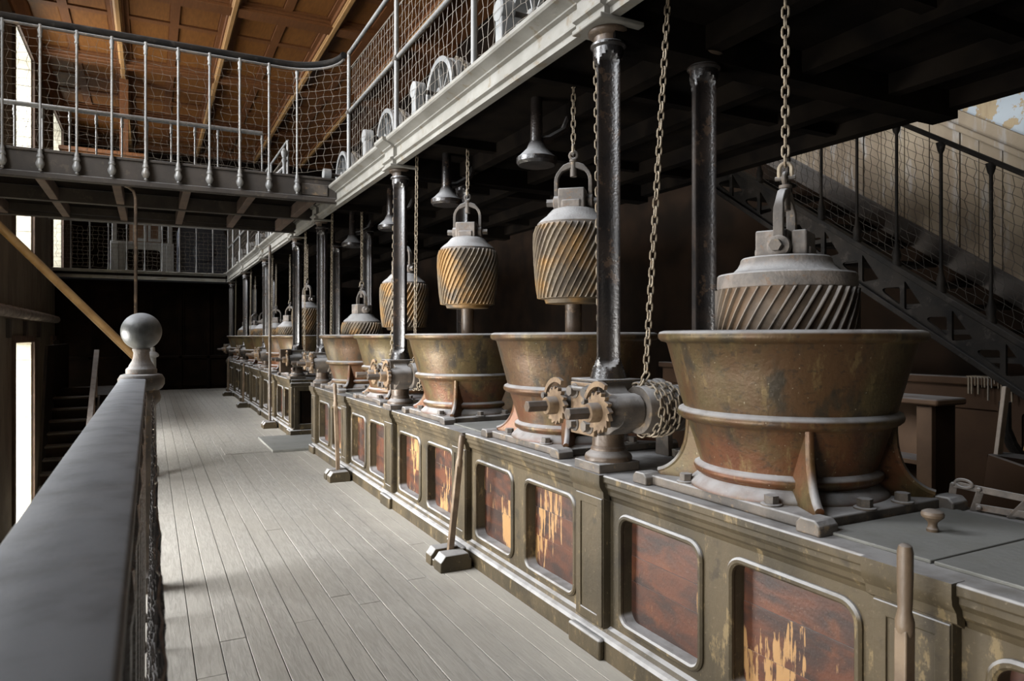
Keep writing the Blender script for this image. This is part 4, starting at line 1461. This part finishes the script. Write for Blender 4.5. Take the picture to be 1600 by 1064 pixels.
st = thing('iron_staircase', 'dark iron staircase with triangular openings in its side, rising behind the machines', 'staircase', (SX0, 0.8, 0))
HS = 0.33
P_ = 0.36
yy = 0.75
i = 0
while zb(yy) < 3.2:
    z0 = zb(yy)
    h = P_ / 2

    def tri(pts, r=0.02):
        out = []
        n = len(pts)
        for k2 in range(n):
            p, c, q = Vector(pts[k2 - 1]), Vector(pts[k2]), Vector(pts[(k2 + 1) % n])
            a = c + (p - c).normalized() * r * 1.6
            b2 = c + (q - c).normalized() * r * 1.6
            for tt in (0, 0.5, 1):
                out.append(tuple(a * (1 - tt) ** 2 + c * (2 * tt * (1 - tt)) + b2 * tt ** 2))
        return out
    # photo left/right are far/near along y
    for half in (0, 1):
        ya, yb_ = yy + half * h, yy + (half + 1) * h
        outer = [(ya, zb(ya)), (yb_, zb(yb_)), (yb_, zb(yb_) + HS), (ya, zb(ya) + HS)]
        if half == 0:      # nearer half: opening under the top flange
            hole = [(ya + 0.02, zb(ya) + 0.14), (yb_ - 0.02, zb(ya) + 0.14), (yb_ - 0.02, zb(yb_) + HS - 0.11), ]
            hole = [(ya + 0.015, zb(ya) + 0.16), (yb_ - 0.018, zb(ya) + 0.145), (yb_ - 0.018, zb(yb_) + HS - 0.075), (ya + 0.03, zb(ya) + 0.18)]
        else:
            hole = [(ya + 0.018, zb(ya) + 0.065), (yb_ - 0.015, zb(yb_) + 0.06), (yb_ - 0.02, zb(ya) + 0.205), (ya + 0.018, zb(ya) + 0.205)]
        MB().holed(outer, tri(hole, 0.012), SX0, SX0 + 0.025, 'x').build('stringer_plate', 'stair_iron', st, True)
    yy += P_
    i += 1
yend = yy
for dz, th in ((0.0, 0.05), (HS, 0.05)):
    MB().prism([(0.75, zb(0.75) + dz - th / 2), (yend, zb(yend) + dz - th / 2), (yend, zb(yend) + dz + th / 2), (0.75, zb(0.75) + dz + th / 2)], SX0 - 0.04, SX0 + 0.05, 'x').build('stringer_flange', 'stair_iron', st, True, 0.006)
yy = 0.8
while zb(yy) < 3.1:
    MB().box(SX0 + 0.02, SX1, yy, yy + 0.34, zb(yy) + 0.20, zb(yy) + 0.235).build('tread', 'stair_iron', st, False)
    yy += 0.30
for i in range(13):
    y = 1.08 + 0.345 * i
    zz = zb(y) + HS
    MB().lathe([(0.034, 0.0), (0.036, 0.03), (0.026, 0.06), (0.032, 0.09), (0.028, 0.12), (0.018, 0.15), (0.012, 0.2), (0.012, 1.03), (0.022, 1.05), (0.034, 1.11)], 12, (SX0, y, zz)).build('baluster', 'stair_iron', st)
MB().bar((SX0, 0.9, zb(0.9) + HS + 1.13), (SX0, 5.3, zb(5.3) + HS + 1.13), 0.04, 0.035).build('handrail', 'stair_iron', st, True, 0.01)
m = MB()
net(m, (SX0 + 0.02, 1.0, zb(1.0) + HS + 0.06), (0, 0.062, 0.062 * SL), (0, 0, 0.064), 70, 16, 0.002, 0.10, 0.01)
m.build('wire_net', 'wire_dark', st, False, kind='stuff')

# wall behind the stairs
def zt(y):
    return 3.01 + 0.69 * (y - 3.13)


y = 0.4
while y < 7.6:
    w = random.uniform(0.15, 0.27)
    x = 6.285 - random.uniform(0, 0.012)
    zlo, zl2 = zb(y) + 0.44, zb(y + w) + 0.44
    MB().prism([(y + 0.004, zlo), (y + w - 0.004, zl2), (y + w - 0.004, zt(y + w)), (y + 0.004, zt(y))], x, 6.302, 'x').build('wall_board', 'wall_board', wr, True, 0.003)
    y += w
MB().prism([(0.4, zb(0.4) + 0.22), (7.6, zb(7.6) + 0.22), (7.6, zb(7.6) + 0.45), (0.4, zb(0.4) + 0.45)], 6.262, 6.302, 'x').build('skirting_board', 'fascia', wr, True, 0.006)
MB().prism([(0.4, zt(0.4)), (7.6, zt(7.6)), (7.6, zt(7.6) + 0.06), (0.4, zt(0.4) + 0.06)], 6.20, 6.302, 'x').build('string_moulding', 'wall_board', wr, True, 0.012)
MB().prism([(0.4, zt(0.4) + 0.05), (7.6, zt(7.6) + 0.05), (7.6, zt(7.6) + 0.19), (0.4, zt(0.4) + 0.19)], 6.25, 6.302, 'x').build('string_board', 'wall_board', wr, True, 0.006)
MB().prism([(-1.0, zt(-1.0) + 0.18), (7.6, zt(7.6) + 0.18), (7.6, 8.2), (-1.0, 8.2)], 6.292, 6.302, 'x').build('upper_plaster', 'blue_plaster', wr, False)
for j in range(9):
    ya = 0.9 + j * 0.62
    MB().holed(rect(ya, ya + 0.62, 0.0, 1.25), rrect(ya + 0.07, ya + 0.55, 0.15, 1.08, 0.03, 3), 5.30, 5.33, 'x').build('wainscot_frame', 'brown_panel', wr, True, 0.004)
    MB().box(5.325, 5.345, ya + 0.02, ya + 0.60, 0.1, 1.15).build('wainscot_panel', 'brown_panel', wr, False)
MB().box(5.25, 5.36, 0.9, 6.5, 1.25, 1.31).build('wainscot_cap', 'brown_panel', wr, True, 0.01)
m = MB()
for j in range(14):
    yy2 = 2.72 + j * 0.022
    hh = random.choice((0.03, 0.05, 0.06, 0.09, 0.11, 0.15))
    m.box(5.243, 5.256, yy2, yy2 + random.uniform(0.003, 0.011), 1.30 - hh, 1.312)
m.box(5.25, 5.36, 2.72, 3.03, 1.309, 1.318)
m.build('white_drips', 'wall_board', wr, False, kind='stuff')

# clutter behind the counter, right
t = thing('shelf_unit', 'low brown open shelf unit standing behind the nearest tank', 'shelf', (4.15, 3.2, 0))
sx, sy = 3.92, 2.45
MB().box(sx - 0.03, sx + 0.25, sy - 0.05, sy + 0.90, 1.21, 1.25).build('top_board', 'shelf_wood', t, True, 0.012)
MB().box(sx, sx + 0.04, sy, sy + 0.09, 0.0, 1.21).build('upright', 'shelf_wood', t, True, 0.004)
MB().box(sx + 0.04, sx + 0.22, sy + 0.0, sy + 0.03, 0.0, 1.21).build('side_panel', 'brown_panel', t, False)
MB().box(sx, sx + 0.22, sy + 0.83, sy + 0.86, 0.0, 1.21).build('side_panel', 'shelf_wood', t, False)
for z in (0.20, 0.62, 0.86):
    MB().box(sx + 0.01, sx + 0.21, sy + 0.09, sy + 0.83, z, z + 0.03).build('shelf', 'shelf_wood', t, True, 0.004)
MB().box(sx + 0.20, sx + 0.22, sy + 0.03, sy + 0.83, 0.0, 1.21).build('back_board', 'shelf_wood', t, False)


tag(MB().bar(Vector((3.55, 2.02, 0.0)), Vector((4.05, 2.13, 1.33)), 0.045, 0.022, (0, 1, 0)).build('leaning_lath', 'handle', None, True, 0.003, origin=(3.55, 2.02, 0)), 'thin wooden lath leaning behind the counter on the right', 'lath')
t = thing('tilted_panel', 'dark wooden panel tilted against boards at the right edge', 'panel', (3.72, 1.9, 0))
A, B, C2, D2 = Vector((3.81, 2.09, 1.00)), Vector((3.72, 1.66, 0.93)), Vector((3.62, 1.66, 0.30)), Vector((3.70, 2.12, 0.30))
off = Vector((0.026, -0.004, 0))
MB().add([A, B, C2, D2, A + off, B + off, C2 + off, D2 + off],
         [(0, 1, 2, 3), (7, 6, 5, 4), (0, 4, 5, 1), (1, 5, 6, 2), (2, 6, 7, 3), (3, 7, 4, 0)]).build('board', 'brown_panel', t, True, 0.004)
MB().box(3.86, 4.02, 1.60, 2.12, 0.0, 0.99).build('box_side', 'brown_wall', t, False)
MB().box(3.60, 3.84, 1.60, 2.12, 0.0, 0.29).build('support_box', 'brown_wall', t, False)
tag(MB().bar((3.97, 2.00, 1.045), (4.03, 1.66, 0.985), 0.05, 0.03, (1, 0, 0)).build('plank_offcut', 'pole', None, True, 0.003, origin=(4.0, 1.9, 1.0)), 'short yellowish plank end jutting over the tilted dark panel', 'plank')
tag(MB().tube([(4.62, 2.0, 0.0), (4.43, 2.11, 0.63), (4.32, 2.16, 0.877), (4.24, 2.20, 1.0), (4.212, 2.22, 1.09), (4.21, 2.22, 1.24)], 0.03, 10).build('bent_pipe', 'stair_iron', None, origin=(4.62, 2.0, 0)), 'dark bent pipe standing behind the tilted panel', 'pipe')

# flat-iron linkage lying on the back edge of the counter
t = thing('iron_linkage', 'dusty flat-iron linkage with rivets on the back edge of the counter', 'linkage', (2.85, 1.55, TOP))
zt0 = TOP + 0.004


def flat(a, b, w=0.026, nm='link_bar'):
    return MB().bar(a, b, w, 0.006, (-0.7, -0.7, 0)).build(nm, 'iron_stone', t, True, 0.002)


flat((2.86, 1.70, TOP + 0.095), (2.88, 1.42, TOP + 0.085))
flat((2.87, 1.62, TOP + 0.02), (2.88, 1.34, TOP + 0.03))
flat((2.862, 1.70, TOP + 0.095), (2.875, 1.72, TOP + 0.0))
flat((2.868, 1.60, TOP + 0.09), (2.872, 1.63, TOP + 0.0))
flat((2.878, 1.43, TOP + 0.09), (2.876, 1.50, TOP + 0.0))
flat((2.882, 1.36, TOP + 0.03), (2.884, 1.365, TOP - 0.0))
ring = [(2.852 + 0.0, 1.655 + 0.032 * math.cos(2 * PI * i / 18), TOP + 0.105 + 0.016 * math.sin(2 * PI * i / 18)) for i in range(18)]
MB().tube(ring, 0.006, 6, True).build('collar_ring', 'iron_stone', t)
for yy3, zz3 in ((1.70, 0.095), (1.60, 0.092), (1.43, 0.088), (1.60, 0.022), (1.36, 0.03)):
    MB().ball((2.857, yy3, TOP + zz3), 0.009, 10, 6).build('rivet', 'iron_stone', t)
t = thing('small_tin', 'small rusty round tin at the right edge behind the counter linkage', 'tin', (2.87, 1.27, TOP))
MB().lathe([(0.028, 0.0), (0.028, 0.05), (0.03, 0.052), (0.03, 0.058), (0.026, 0.06), (0.026, 0.01), (0.001, 0.008)], 20, (2.87, 1.27, TOP)).build('can', 'iron_brown', t)
